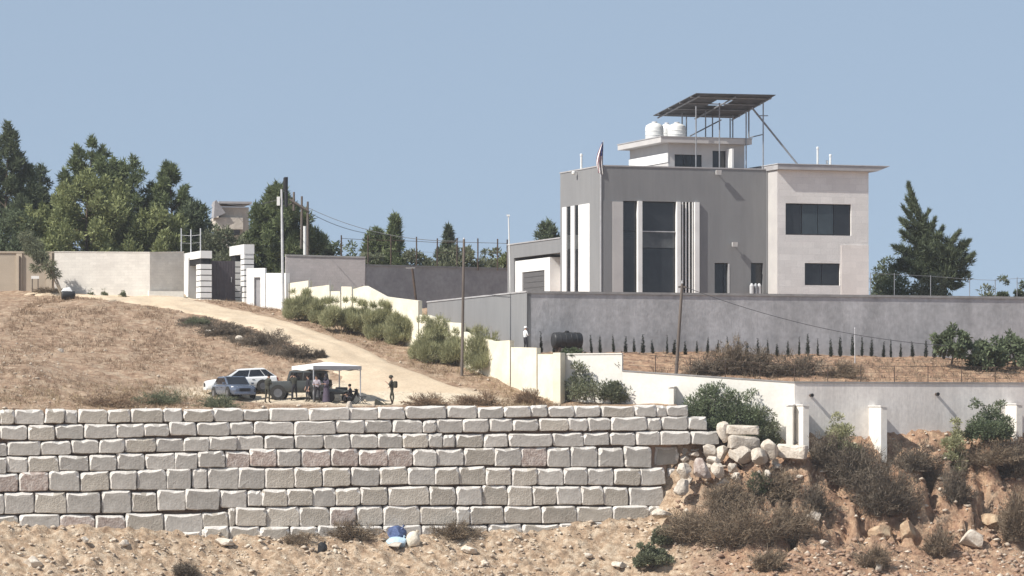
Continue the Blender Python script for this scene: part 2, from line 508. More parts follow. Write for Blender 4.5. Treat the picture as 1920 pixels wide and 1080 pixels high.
hill_pts += [tuple(P(*q)) for q in [
    (-250, 720, 240), (-100, 705, 240), (40, 700, 240), (130, 735, 238), (250, 745, 238.5), (330, 745, 240),
    (380, 744, 243), (450, 748, 242), (540, 751, 241.3), (640, 754, 240.6), (735, 757, 240), (850, 757, 240), (1000, 756, 242), (1200, 757, 242.5),
    (400, 728, 246), (520, 720, 247), (640, 720, 247), (780, 738, 245),
    (-250, 640, 257), (0, 645, 256), (120, 650, 256), (250, 655, 256), (380, 660, 255), (500, 672, 253),
    (-250, 595, 268), (0, 600, 267), (150, 600, 268), (300, 602, 268), (400, 610, 267),
    (-250, 552, 284), (0, 553, 284), (150, 555, 284.5), (280, 557, 285), (-250, 549, 287), (280, 554, 288),
    (640, 670, 254), (600, 650, 257.5), (500, 612, 266), (400, 581, 275), (330, 567, 280), (250, 562, 283), (480, 582, 278.5), (415, 566, 284), (560, 608, 270), (700, 690, 251), (760, 715, 248.5), (640, 640, 262), (720, 672, 256), (820, 712, 250)]]
hill_pts += [cp(545, 588), cp(610, 606), cp(700, 632), cp(780, 655), cp(870, 692), cp(930, 712), cp(1000, 742), cp(1045, 757)]
hill = RBF(hill_pts)
fore_pts = [wp(a, b, -0.3) for a, b in [(-250, 985), (-60, 987), (60, 990), (180, 992), (280, 1001), (380, 1012), (480, 1010), (600, 1006), (720, 1006), (840, 1006), (960, 1003), (1060, 996), (1150, 988), (1230, 975)]]
fore_pts += [wp(a, b, -7.0) for a, b in [(-250, 1095), (0, 1095), (250, 1097), (500, 1097), (750, 1096), (1000, 1096), (1200, 1093)]]
fore_pts += [wp(a, b, -3.4) for a, b in [(0, 1040), (300, 1050), (600, 1052), (900, 1050), (1150, 1042)]]
fore_pts += [wp(a, b, -28) for a, b in [(-250, 1230), (250, 1230), (750, 1230), (1250, 1230)]]
fore_pts += [tuple(P(*q)) for q in [
    (1290, 800, 240.8), (1360, 822, 241.3), (1440, 835, 240.6), (1500, 836, 239.3), (1570, 822, 240.3), (1650, 822, 241.6), (1780, 822, 243), (1920, 820, 244.8), (2100, 820, 247),
    (1290, 850, 239.6), (1360, 862, 239.0), (1440, 865, 238.6), (1500, 872, 238.2), (1600, 858, 239.6), (1760, 852, 241), (1920, 850, 242.7), (2100, 858, 244),
    (1310, 930, 236.8), (1400, 925, 236), (1480, 930, 236), (1560, 950, 236.6), (1640, 950, 237.3), (1740, 940, 238), (1830, 910, 239.3), (1920, 905, 240.5), (2100, 905, 242),
    (1310, 985, 234.5), (1400, 1000, 233.2), (1500, 1008, 233), (1600, 1010, 234.8), (1700, 1020, 235.3), (1800, 1012, 236), (1920, 1008, 237.5), (2100, 1008, 239),
    (1400, 1050, 229), (1550, 1052, 229.5), (1700, 1055, 231), (1850, 1055, 232), (2000, 1055, 233),
    (1400, 1096, 224.5), (1600, 1096, 225.5), (1800, 1098, 227), (2000, 1098, 228.5), (1400, 1230, 205), (1700, 1230, 206), (2000, 1230, 208)]]
fore = RBF(fore_pts)
def tp(px, py, D): return tuple(P(px, py, D))
terr_pts = [(1.0, 249.0, 4.25), (8, 251.5, 4.2), (16, 254.3, 4.15), (24, 257, 4.1), (32, 259.8, 4.0), (48, 265, 4.0),
            tp(1060, 668, 245.2), tp(1165, 690, 244.9), tp(1250, 702, 243.6), tp(1360, 708, 242.4), tp(1490, 718, 240.8), tp(1650, 719, 242), tp(1920, 723, 246.2), tp(2200, 724, 250),
            (20, 249.5, 3.6), (28, 252.5, 3.4), (10, 248.8, 3.9),
            cp(985, 664, 1.2), cp(940, 658, 1.2), cp(860, 632, 1.2), cp(790, 608, 1.2), cp(700, 572, 1.2), cp(600, 555, 1.2), (-4, 262, 5.6), (-7, 275, 7.2), (-14, 284, 9.2), (0, 284, 8.0)]
terr = RBF(terr_pts)
def sm(t):
    t = np.clip(t, 0, 1)
    return t * t * (3 - 2 * t)
def H(x, y):
    x = np.asarray(x, float); y = np.asarray(y, float)
    xc = np.clip(x, -46, 52); yc = np.clip(y, 200, 330)
    n1 = fbm(xc, yc, 0.22, 4); n2 = fbm(xc + 50, yc, 1.1, 4, 0.6)
    f = fore(xc, np.minimum(yc, 262))
    ridge = np.abs(fbm(xc * 1.0 + 31, yc * 0.28, 0.85, 4, 0.55))
    bank = sm((xc - 10.5) / 3) * sm((f + 8.6) / 1.2) * sm((qy(xc) - 1.0 - yc) / 1.5)
    f = f + 0.30 * n1 * sm((wy(xc) - yc) / 2 + sm((xc - 10) / 2)) + 0.40 * n2 + 0.26 * fbm(xc + 11, yc, 3.1, 3, 0.6) - bank * (ridge * 2.9 - 0.4) + bank * (0.9 * n2 + .3 * fbm(xc * 1.4, yc * .5, 2.2, 3, .6))
    h = hill(xc, np.minimum(yc, 296))
    roadness = sm((xc + 12) / 6) * 0.6
    h = h + (0.42 * n1 + 0.13 * n2) * (1 - 0.75 * roadness) * sm((yc - wy(xc) - 1.0) / 3)
    h = np.where(yc > 286, np.minimum(np.maximum(h, 8.9), 9.9), h)
    t = terr(xc, np.minimum(yc, 290)) + 0.12 * n2 + 0.25 * n1 * sm((xc - 5) / 4)
    wl = wy(xc) + 1.35
    k = sm((xc - (X_END - 0.6)) / 1.8)                    # behind the wall end the strip drops to the bank
    behind = h * (1 - k) + f * k
    z = np.where(yc < wl, f, behind)
    right = xc > Q0[0]
    line = np.where(right, qy(xc) + 0.6, np.where(xc > CR0[0], cy(xc) + 1.0, 1e9))
    z = np.where(yc > line, t, z)
    # compound platform behind the perimeter wall
    u = (xc - PC[0]) * PF.c + (yc - PC[1]) * PF.s
    v = -(xc - PC[0]) * PF.s + (yc - PC[1]) * PF.c
    z = np.where((u > 0.55) & (v > 0.55), 7.9 + 0.04 * n2, z)
    # the hilltop behind the compound, then the land falls away out of sight
    back = sm((y - 300) / 25)
    top = 9.6 + 0.5 * n1 + np.where(xc < 3, 2.6, -0.4) * sm((y - 305) / 30)
    z = z * (1 - back) + top * back
    z = np.where(y > 350, z - (y - 350) * 0.08, z)
    z = np.maximum(z, -40)
    near = sm((200 - y) / 60)
    z = z * (1 - near) + (-13.0) * near
    z = z + sm((110 - y) / 80) * (13.0 - 1.75)
    return z
def H1(x, y): return float(H(np.array([x]), np.array([y]))[0])
def G(px, py, lo=206.0, hi=296.0):
    """the point of the ground that shows at a pixel of the photograph"""
    ys = np.arange(lo, hi, 0.1)
    xs = (px - HX) / F * ys
    d = H(xs, ys) - (HY - py) / F * ys
    w = np.where((d[:-1] < 0) & (d[1:] >= 0))[0]
    i = int(w[0]) if len(w) else int(np.argmin(np.abs(d)))
    return Vector((xs[i], ys[i], H1(xs[i], ys[i])))
def on(px, D):
    """the ground in a column of the photograph at a given distance"""
    x = (px - HX) * D / F
    return Vector((x, D, H1(x, D)))

def axis(parts):
    out = []
    for a, b, st in parts:
        out += list(np.arange(a, b - 1e-6, st))
    return np.array(out + [parts[-1][1]])
gx = axis([(-800, -100, 50), (-100, -46, 6), (-46, -38, 1.0), (-38, 42, 0.2), (42, 54, 1.0), (54, 110, 8), (110, 800, 49)])
gy = axis([(-200, 160, 20), (160, 206, 2), (206, 222, 0.4), (222, 247, 0.16), (247, 290, 0.3), (290, 340, 2), (340, 600, 26), (600, 1250, 65)])
GX, GY = np.meshgrid(gx, gy)
GZ = H(GX, GY)
nx, ny = len(gx), len(gy)
gv = np.stack([GX.ravel(), GY.ravel(), GZ.ravel()], -1)
i = np.arange(nx - 1)[None, :] + nx * np.arange(ny - 1)[:, None]
gf = np.stack([i, i + 1, i + 1 + nx, i + nx], -1).reshape(-1, 4)
gme = bpy.data.meshes.new('ground')
gme.vertices.add(len(gv)); gme.vertices.foreach_set('co', gv.ravel())
gme.loops.add(gf.size); gme.loops.foreach_set('vertex_index', gf.ravel())
gme.polygons.add(len(gf)); gme.polygons.foreach_set('loop_start', np.arange(0, gf.size, 4)); gme.polygons.foreach_set('loop_total', np.full(len(gf), 4))
gme.update(calc_edges=True)
gme.polygons.foreach_set('use_smooth', [True] * len(gf))
# which soil lies where: R pale quarry spoil in front, G red earth of the bank and terrace, B trodden pale dirt
fr = np.where((GX < X_END) & (GY < wy(GX) + 1.2), 1.0, 0.0)
fr = np.maximum(fr, sm((GX - X_END) / 3) * (GY < qy(GX)))
pale = fr * (1 - sm((GX - 8) / 6) * 0.7)
redm = fr * sm((GX - 9) / 5) * 0.85 + ((GX > Q0[0]) & (GY > qy(GX))) * 1.0
tread = (1 - fr) * sm(1.35 - np.hypot((GX + 11) / 13.0, (GY - 243.0) / 6.0)) * (GX < X_END)
tread = np.maximum(tread, (1 - fr) * sm(1.4 - np.abs(GY - 285.3) / 2.2) * (GX < -15) * (GX > -34))
cols = np.stack([pale, redm, tread, np.ones_like(pale)], -1).reshape(-1, 4)
ca = gme.color_attributes.new('soil', 'FLOAT_COLOR', 'POINT')
ca.data.foreach_set('color', cols.ravel())

def ground_mat():
    m = bpy.data.materials.new('earth')
    m.use_nodes = True
    nt = m.node_tree
    N, L = nt.nodes, nt.links
    b = N['Principled BSDF']
    b.inputs['Roughness'].default_value = 0.95
    b.inputs['Specular IOR Level'].default_value = 0.1
    tc = N.new('ShaderNodeTexCoord')
    def noise(s, d=8, r=0.6, st=(1, 1, 1)):
        mp = N.new('ShaderNodeMapping'); mp.inputs['Scale'].default_value = st
        L.new(tc.outputs['Object'], mp.inputs['Vector'])
        n = N.new('ShaderNodeTexNoise')
        n.inputs['Scale'].default_value = s; n.inputs['Detail'].default_value = d; n.inputs['Roughness'].default_value = r
        L.new(mp.outputs[0], n.inputs['Vector'])
        return n.outputs['Fac']
    def ramp(fac, stops):
        c = N.new('ShaderNodeValToRGB')
        e = c.color_ramp.elements
        e[0].position, e[0].color = stops[0][0], (*stops[0][1], 1)
        e[1].position, e[1].color = stops[-1][0], (*stops[-1][1], 1)
        for p, q in stops[1:-1]:
            k = e.new(p); k.color = (*q, 1)
        L.new(fac, c.inputs['Fac'])
        return c.outputs['Color']
    def mix(f, a, c):
        x = N.new('ShaderNodeMix'); x.data_type = 'RGBA'
        L.new(f, x.inputs['Factor']); L.new(a, x.inputs['A']); L.new(c, x.inputs['B'])
        return x.outputs['Result']
    at = N.new('ShaderNodeVertexColor'); at.layer_name = 'soil'
    sp = N.new('ShaderNodeSeparateColor'); L.new(at.outputs['Color'], sp.inputs[0])
    n_lo = noise(0.35); n_mid = noise(1.7, 9, 0.7); n_hi = noise(6.5, 6, 0.7)
    field = ramp(n_mid, [(0.30, (0.20, 0.124, 0.080)), (0.5, (0.36, 0.248, 0.170)), (0.68, (0.53, 0.41, 0.295))])
    spoil = ramp(n_mid, [(0.30, (0.19, 0.122, 0.078)), (0.48, (0.41, 0.295, 0.20)), (0.65, (0.63, 0.515, 0.385))])
    red = ramp(n_mid, [(0.30, (0.185, 0.108, 0.072)), (0.5, (0.37, 0.232, 0.152)), (0.68, (0.57, 0.40, 0.26))])
    dirt = ramp(n_mid, [(0.25, (0.62, 0.51, 0.37)), (0.75, (0.77, 0.66, 0.51))])
    def edge(ch, amt=0.5):
        a = N.new('ShaderNodeMath'); a.operation = 'MULTIPLY_ADD'
        a.inputs[1].default_value = amt; a.inputs[2].default_value = -amt / 2
        L.new(n_lo, a.inputs[0])
        s = N.new('ShaderNodeMath'); s.operation = 'ADD'; L.new(a.outputs[0], s.inputs[0]); L.new(sp.outputs[ch], s.inputs[1])
        r = N.new('ShaderNodeMapRange'); r.inputs['From Min'].default_value = 0.3; r.inputs['From Max'].default_value = 0.7
        L.new(s.outputs[0], r.inputs['Value'])
        return r.outputs[0]
    c = mix(edge('Red', 0.3), field, spoil)
    c = mix(edge('Green', 0.9), c, red)
    c = mix(edge('Blue', 0.6), c, dirt)
    # straw coloured and greyer drifts
    f2 = N.new('ShaderNodeMapRange'); f2.inputs['From Min'].default_value = 0.52; f2.inputs['From Max'].default_value = 0.72; f2.inputs['To Max'].default_value = 0.6
    L.new(noise(0.55, 6, 0.65, (1, 2.2, 1)), f2.inputs['Value'])
    gr = N.new('ShaderNodeRGB'); gr.outputs[0].default_value = (0.46, 0.375, 0.275, 1)
    c = mix(f2.outputs[0], c, gr.outputs[0])
    mr = N.new('ShaderNodeMapRange'); mr.inputs['From Min'].default_value = 0.3; mr.inputs['From Max'].default_value = 0.7
    mr.inputs['To Min'].default_value = 0.72; mr.inputs['To Max'].default_value = 1.22
    L.new(n_hi, mr.inputs['Value'])
    vm = N.new('ShaderNodeVectorMath'); vm.operation = 'SCALE'
    L.new(c, vm.inputs[0]); L.new(mr.outputs[0], vm.inputs['Scale'])
    L.new(vm.outputs[0], b.inputs['Base Color'])
    bp = N.new('ShaderNodeBump'); bp.inputs['Strength'].default_value = 0.9; bp.inputs['Distance'].default_value = 0.25
    L.new(noise(2.6, 10, 0.72), bp.inputs['Height'])
    L.new(bp.outputs[0], b.inputs['Normal'])
    return m
M['earth'] = ground_mat()
gme.materials.append(M['earth'])
ground = tag(link('ground', gme), 'dry brown hillside with pale spoil and red earth', kind='structure')

# ------------------------------------------------------------------ the dirt road, draped over the hill
def resample(pts, n):
    p = np.array(pts, float)
    d = np.concatenate([[0], np.cumsum(np.hypot(*np.diff(p, axis=0).T))])
    t = np.linspace(0, d[-1], n)
    return np.stack([np.interp(t, d, p[:, k]) for k in range(2)], -1)
left_e = resample([(40, 553), (165, 558), (300, 577), (400, 597), (480, 620), (545, 650), (590, 676), (625, 700), (640, 722), (640, 742)], 70)
right_e = resample([(60, 549.5), (330, 557.5), (400, 570), (480, 588), (560, 609), (620, 630), (700, 662), (780, 697), (850, 722), (930, 747)], 70)
rv, rf = [], []
NC = 15
for k in range(70):
    a = G(*left_e[k]); b = G(*right_e[k])
    for j in range(NC):
        t = j / (NC - 1)
        jit = 0.5 * float(fbm(np.array([a.x * 0.5 + 3]), np.array([a.y * 0.5]), 0.9)[0]) * (1 if j in (0, 1) else -1 if j >= NC - 2 else 0)
        x = a.x + (b.x - a.x) * t + jit; y = a.y + (b.y - a.y) * t
        e = min(t, 1 - t)
        rv.append((x, y, H1(x, y) + (-0.15 if k in (0, 69) else 0.13 if e > 0.1 and k < 67 else 0.05 if e > 0.04 else -0.12) - 0.05 * math.exp(-((t - 0.33) / 0.05) ** 2) - 0.05 * math.exp(-((t - 0.66) / 0.05) ** 2)))
for k in range(69):
    for j in range(NC - 1):
        q = k * NC + j
        rf.append((q, q + 1, q + 1 + NC, q + NC))
mb = MB(); mb.add(rv, rf)
tag(mb.build('road', 'road', smooth=60), 'pale dirt road climbing the hill to the gate', kind='structure')
# ------------------------------------------------------------------ boulder block wall
ROWS = [  # joints in photo columns, then (column, top row, bottom row) samples
 ([-32,0,28,84,122,146,201,246,306,344,401,457,506,580,656,709,760,838,896,945,995,1028,1077,1127,1190,1231,1251,1292], [(0,768,796),(480,766,789),(900,762,783.5),(1290,760,780)]),
 ([-50,0,52,104,157,219,271,318,368,431,476,552,629,684,736,793,819,868,918,963,1011,1066,1103,1146,1214,1240,1291,1327], [(0,799,826),(480,790,814),(920,786,810),(1290,781,806)]),
 ([-44,13,77,134,186,234,293,345,392,444,495,552,607,657,709,755,804,830,854,907,954,1037,1094,1144,1193,1239,1296,1349], [(0,828,855),(480,816,842),(900,813,838.5),(1290,808,834)]),
 ([-40,13,53,110,167,219,272,327,371,423,469,519,564,621,673,726,774,819,871,929,977,1026,1070,1122,1171,1223], [(0,857,887),(480,843.5,875),(900,841,873),(1200,838,877)]),
 ([-28,35,91,150,206,257,312,359,389,447,498,552,604,657,711,764,815,860,911,959,1008,1056,1102,1151,1201,1248], [(0,888,922),(300,879,918),(480,877,916),(700,875,909),(1200,878,910)]),
 ([-55,8,65,124,189,247,295,349,412,464,492,538,586,630,676,728,805,855,904,952,999,1044,1090,1132,1179,1245], [(0,924,964),(300,920,959),(480,918,949),(900,911,947),(1200,912,947)]),
 ([-40,35,112,178,235,307,380,428], [(0,966,996),(330,963,1000),(430,958,985)]),
 ([429,441,500,561,618,668,719,788,855,881,945,1015,1081,1149,1217,1252], [(430,951,987),(900,949,983),(1200,949,977)]),
 ([310,379,430,488,544,597,660,720,790,850,915,980,1050,1115,1190], [(300,1001,1035),(440,987,1022),(900,984,1018),(1190,979,1010)]),
 ([-60,20,90,160,240,312], [(0,997,1030),(300,1000,1035)]),
]
random.seed(11)
def block_mesh(w, h, d, rng, bev=0.075, rough=0.014):
    """one rough quarried block: bevelled, slightly out of square, broken face"""
    cs = [(-w/2, -h/2), (w/2, -h/2), (w/2, h/2), (-w/2, h/2)]
    cs = [(x + rng.uniform(-.045, .045), z + rng.uniform(-.035, .03)) for x, z in cs]
    cut = [rng.choice([.05, .08, .12, .20]) for _ in cs]
    cut[3] = max(cut[3], .07)
    ring = []
    for i in range(4):
        a, p, b = Vector(cs[i - 1]), Vector(cs[i]), Vector(cs[(i + 1) % 4])
        c = min(cut[i], 0.3 * min(w, h))
        ua, ub = (a - p).normalized(), (b - p).normalized()
        ring.append(p + ua * c)
        ring.append(p + (ua + ub) * c * 0.28)
        ring.append(p + ub * c)
        L_ = (b - p).length
        for t in ((0.36, 0.66) if L_ > 0.9 else (0.5,)):
            q = p + (b - p) * t
            nrm = Vector((ub.y, -ub.x))
            ring.append(q + nrm * rng.uniform(-.028, .028))
    n = len(ring)
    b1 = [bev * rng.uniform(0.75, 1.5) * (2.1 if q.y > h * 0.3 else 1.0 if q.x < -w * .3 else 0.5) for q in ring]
    def inset(q, k, amt):
        l = q.length
        return q * max(0.15, (l - amt) / l)
    v, f = [], []
    def put(fn):
        for k, q in enumerate(ring):
            p, y = fn(k, q)
            v.append((p.x, y, p.y))
    put(lambda k, q: (q * 0.93, d))
    put(lambda k, q: (q, b1[k] * 1.1))
    put(lambda k, q: (inset(q, k, b1[k] * 0.35), b1[k] * 0.55 + rng.uniform(-rough, rough) * .5))
    put(lambda k, q: (inset(q, k, b1[k] * 1.15), rng.uniform(-rough, rough) * .25))
    put(lambda k, q: (q * 0.5, rng.uniform(-rough, rough) * .4 - 0.004))
    for r in range(4):
        for k in range(n):
            k2 = (k + 1) % n
            f.append((r * n + k, r * n + k2, (r + 1) * n + k2, (r + 1) * n + k))
    v.append((0, -0.006, 0))
    for k in range(n):
        f.append((4 * n + k, 4 * n + (k + 1) % n, len(v) - 1))
    f.append(tuple(range(n))[::-1])
    edge = [k for k in range(n) if ((ring[k].y > h * .3 or ring[(k + 1) % n].y > h * .3) and rng.random() < .85) or (ring[k].x < -w * .4 and rng.random() < .8)]  # top and left bevels that get the painted sunlight
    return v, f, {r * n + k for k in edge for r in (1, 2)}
bx, by = SW.w(0, 0)
stone_wall = thing('stone_wall', 'long retaining wall of rough stacked limestone blocks across the foreground', 'wall', (bx, by, -8.0), WALL_T)
RED = {(3, 9), (3, 10), (3, 12), (3, 13), (3, 14), (3, 15), (3, 20), (6, 2), (6, 3), (7, 4), (4, 0), (4, 1)}
rng = random.Random(3)
def add_block(x0, x1, t, b, back, mname, w_extra=0.0):
    u0, u1 = SW.u(x0, back), SW.u(x1, back)
    um = (u0 + u1) / 2
    z1, z0 = SW.z(t, um, back), SW.z(b, um, back)
    w, h = (u1 - u0) - 0.03, (z1 - z0) - 0.012
    m = MB()
    v, f, eg = block_mesh(max(w, .25), max(h, .3), 0.95, rng)
    m.add(v, f)
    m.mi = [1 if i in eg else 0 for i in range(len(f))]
    o = m.build('stone_block', [mname, 'sunlit_edge'], stone_wall, smooth=12)
    o.location = (um, back + rng.uniform(-.06, .06), (z0 + z1) / 2 + 8.0)
    o.rotation_euler = (rng.uniform(-.035, .02), rng.uniform(-.022, .022), rng.uniform(-.035, .035))
    return o
for ri, (js, smp) in enumerate(ROWS):
    tb = np.array(smp, float)
    lvl = [0, 1, 2, 3, 4, 5, 6, 6, 7, 7][ri]
    back = 0.72 - 0.10 * lvl
    if js[0] < 0:
        js = [js[0] - 118, js[0] - 60] + js
        js = [js[0] - 120, js[0] - 62] + js
    for i in range(len(js) - 1):
        x0, x1 = js[i], js[i + 1]
        xm = (x0 + x1) / 2
        if x1 - x0 < 11: continue
        t = np.interp(xm, tb[:, 0], tb[:, 1]) + rng.uniform(-2.0, 1.4)
        b = np.interp(xm, tb[:, 0], tb[:, 2]) + rng.uniform(-0.9, 0.9)
        key = (ri, i - (4 if js[0] < -150 else 0))
        mn = 'limestone_red' if key in RED else ('limestone_warm' if (lvl >= 4 and rng.random() < 0.55) or rng.random() < 0.16 else 'limestone')
        add_block(x0, x1, t, b, back, mn)
for x0, x1, t, b, bk in [(428, 442, 955, 986, .2), (383, 430, 986, 1022, -.1), (1228, 1272, 837, 872, 1.0), (1276, 1315, 838, 868, 1.3), (1252, 1285, 878, 905, 1.0)]:
    add_block(x0, x1, t, b, bk, 'limestone_warm')
# earth core that the blocks lean on
m = MB()
m.hexa([(-7, 0.85, 0), (SW.u(1225), 0.85, 0), (SW.u(1225), 1.9, 0), (-7, 1.9, 0), (-7, 1.3, 8.25), (SW.u(1285), 1.3, 8.5), (SW.u(1285), 1.9, 8.5), (-7, 1.9, 8.25)])
m.build('earth_core', 'red_soil', stone_wall)

# ------------------------------------------------------------------ walls of the compound
def wall_run(name, label, pts, base, tops, th, matname, cop=None, cop_h=0.12, cop_mat='coping', cat='wall'):
    """wall along a plan polyline; tops = z at every point; base = z bottom; body and coping are parts"""
    o = thing(name, label, cat, (pts[0][0], pts[0][1], base))
    ox, oy = pts[0]
    m, c = MB(), MB()
    for i in range(len(pts) - 1):
        (x0, y0), (x1, y1) = pts[i], pts[i + 1]
        d = Vector((x1 - x0, y1 - y0)).normalized()
        n = Vector((-d.y, d.x))                     # behind the face
        def q(x, y, off, z): return (x - ox + n.x * off, y - oy + n.y * off, z - base)
        e0, e1 = tops[i], tops[i + 1]
        k = 0 if i == 0 else 0.0
        m.hexa([q(x0, y0, k, base), q(x1, y1, 0, base), q(x1, y1, th, base), q(x0, y0, th, base), q(x0, y0, 0, e0), q(x1, y1, 0, e1), q(x1, y1, th, e1), q(x0, y0, th, e0)])
        if cop:
            c.hexa([q(x0, y0, -cop, e0), q(x1, y1, -cop, e1), q(x1, y1, th + cop, e1), q(x0, y0, th + cop, e0),
                    q(x0, y0, -cop, e0 + cop_h), q(x1, y1, -cop, e1 + cop_h), q(x1, y1, th + cop, e1 + cop_h), q(x0, y0, th + cop, e0 + cop_h)])
    m.build('wall_body', matname, o)
    if cop:
        c.build('coping', cop_mat, o)
    return o
def pl(fr, u, v=0): return fr.w(u, v)
ur = PF.u(2150)
wall_run('perimeter_wall', 'tall stained grey concrete wall running right below the modern house', [pl(PF, 0), pl(PF, ur)], 3.2, [PF.z(550, 0) , PF.z(550, 0)], 0.3, 'perimeter', 0.07, 0.16)
vl = PF.vv(801)
wall_run('side_wall', 'smooth grey wall receding left from the corner of the tall wall', [pl(PF, 0, vl), pl(PF, -0.002, 0.0)], 3.2, [PF.z(567.5, 0, vl), PF.z(548, 0) ], 0.3, 'grey_plaster', 0.05, 0.1, 'slab')
a = P(686, 499, 281); b = P(968, 505, 289.5)
wall_run('back_wall', 'dark grey wall in shade beyond the side wall, under a fence', [(a.x, a.y), (b.x, b.y)], 6.5, [a.z, a.z + 0.05], 0.3, 'dark_wall', 0.06, 0.14)
a = P(536, 480, 279.5); b = P(685, 484, 280.8)
wall_run('block_wall', 'grey block wall right of the gate under the big pine', [(a.x, a.y), (b.x, b.y)], 7.5, [a.z, b.z], 0.3, 'block_grey', 0.05, 0.12, 'coping')
# cream wall stepping down along the road
prof = [(541, 531), (578, 526), (579, 539), (618, 534), (620, 546), (638, 546), (640, 537), (660, 538), (662, 542), (683, 536), (700, 545), (720, 556), (750, 560), (784, 564), (786, 590), (800, 591), (817, 596), (830, 596), (832, 604), (866, 606), (868, 622), (924, 640), (956, 638), (958, 651), (1006, 652), (1008, 664), (1046, 664)]
cw = thing('cream_wall', 'cream retaining wall stepping down beside the dirt road', 'wall', (CR1[0], CR1[1], 0))
m = MB()
dd = Vector((CR1[0] - CR0[0], CR1[1] - CR0[1])).normalized(); nn = Vector((-dd.y, dd.x))
for (xa, ya), (xb, yb) in zip(prof[:-1], prof[1:]):
    if xb - xa < 2.5: continue
    A, B = Vector(cp(xa, ya, 0)), Vector(cp(xb, yb, 0))
    def q(p, off, z): return (p.x + nn.x * off - CR1[0], p.y + nn.y * off - CR1[1], z)
    m.hexa([q(A, 0, -1.0), q(B, 0, -1.0), q(B, .32, -1.0), q(A, .32, -1.0), q(A, 0, A.z), q(B, 0, B.z), q(B, .32, B.z), q(A, .32, A.z)])
m.build('wall_body', 'cream', cw)
m = MB()
e = Vector(cp(1046, 663, 0))
m.box((-0.12, -0.35, -1.0), (0.42, 0.28, e.z + 0.06))
pl_ = m.build('end_pillar', 'cream', cw); pl_.rotation_euler = (0, 0, R(-30))
for px, top in [(580, 521), (619, 526), (639, 531), (661, 534), (826, 585), (921, 612)]:
    A = Vector(cp(px, top, 0.12)); m = MB()
    m.box((-.06, -.06, A.z - 0.75), (.06, .06, A.z))
    s = m.build('post', 'coping', cw); s.location = (A.x - CR1[0], A.y - CR1[1], 0)
# lower white wall: sunlit run, then the run that turns to the right
z_l = P(1060, 665, Q0[1]).z; xs_ = (1165 - HX) * 244.4 / F
q165 = (xs_, float(qy(xs_)))
z165a = P(1165, 664, q165[1]).z; z165b = P(1165, 696, q165[1]).z; z1490 = P(1490, 718, Q1[1]).z
lw = wall_run('white_wall', 'bright white retaining wall facing the sun, behind the grey shrubs', [Q0, q165], -1.2, [z_l, z165a], 0.34, 'white_wall', 0.04, 0.08, 'white_wall')
wall_run('white_wall', 'sunlit white retaining wall sloping down to the right corner, below the fence', [(q165[0] + .005, q165[1]), Q1], -2.5, [z165b, z1490], 0.34, 'white_wall', 0.04, 0.08, 'coping')
rw = wall_run('retaining_wall', 'pale concrete retaining wall with buttresses and drain pipes at lower right', [Q1, (Q2[0], Q2[1])], -3.4, [z1490 - .004, z1490 - .03], 0.34, 'retain', 0.05, 0.10, 'coping')
RF = Frame(1490, 240.0, 19.0)
def buttress(name, fr, px, top, wd, deep, base, parent_label, v0=0.0, mt='white_wall'):
    u = fr.u(px, -deep)
    zt = fr.z(top, u, -deep)
    x, y = fr.w(u, v0)
    o = thing(name, parent_label, 'buttress', (x, y, base), fr.a)
    m = MB()
    m.hexa([(0, -deep, 0), (wd, -deep, 0), (wd, -0.004, 0), (0, -0.004, 0), (0, -deep, zt - base), (wd, -deep, zt - base), (wd, -0.004, zt - base + 0.05), (0, -0.004, zt - base + 0.05)])
    m.build('pier', mt, o)
    c = MB(); c.box((-0.05, -deep - 0.05, zt - base + 0.052), (wd + 0.05, -0.006, zt - base + 0.13))
    c.build('cap', 'retain', o)
    return o
buttress('buttress', RF, 1506, 762, 0.40, 1.5, -3.0, 'white buttress nearest the corner of the concrete retaining wall')
buttress('buttress', RF, 1652, 764, 0.42, 1.9, -3.0, 'white buttress in the middle of the concrete retaining wall')
buttress('buttress', RF, 1906, 760, 0.42, 1.6, -3.0, 'white buttress at the right edge of the picture')
LF = Frame(1490, 240.0, math.degrees(math.atan2(Q1[1] - Q0[1], Q1[0] - Q0[0])))
buttress('buttress', LF, 1474, 762, 0.42, 1.0, -3.0, 'pale buttress left of the retaining wall corner, beside dark shrubs')
buttress('buttress', LF, 1253, 728, 0.36, 0.7, -1.5, 'small grey pier at the foot of the leaning wooden pole')
for px, py, lab in [(1523, 741, 'dark drain pipe sticking out of the retaining wall near its corner'), (1759, 739, 'dark drain pipe sticking out of the retaining wall farther right')]:
    u = RF.u(px, -0.3); z = RF.z(py, u, -0.3); x, y = RF.w(u, 0)
    o = thing('drain_pipe', lab, 'pipe', (x, y, z), RF.a)
    m = MB(); m.lathe([(0.095, -0.3), (0.095, 0.05)], n=12, axis='y'); m.build('pipe', 'rust', o)
    m = MB(); m.lathe([(0.115, -0.32), (0.115, -0.25), (0.07, -0.25), (0.07, -0.32)], n=12, axis='y'); m.build('rim', 'black_plastic', o)

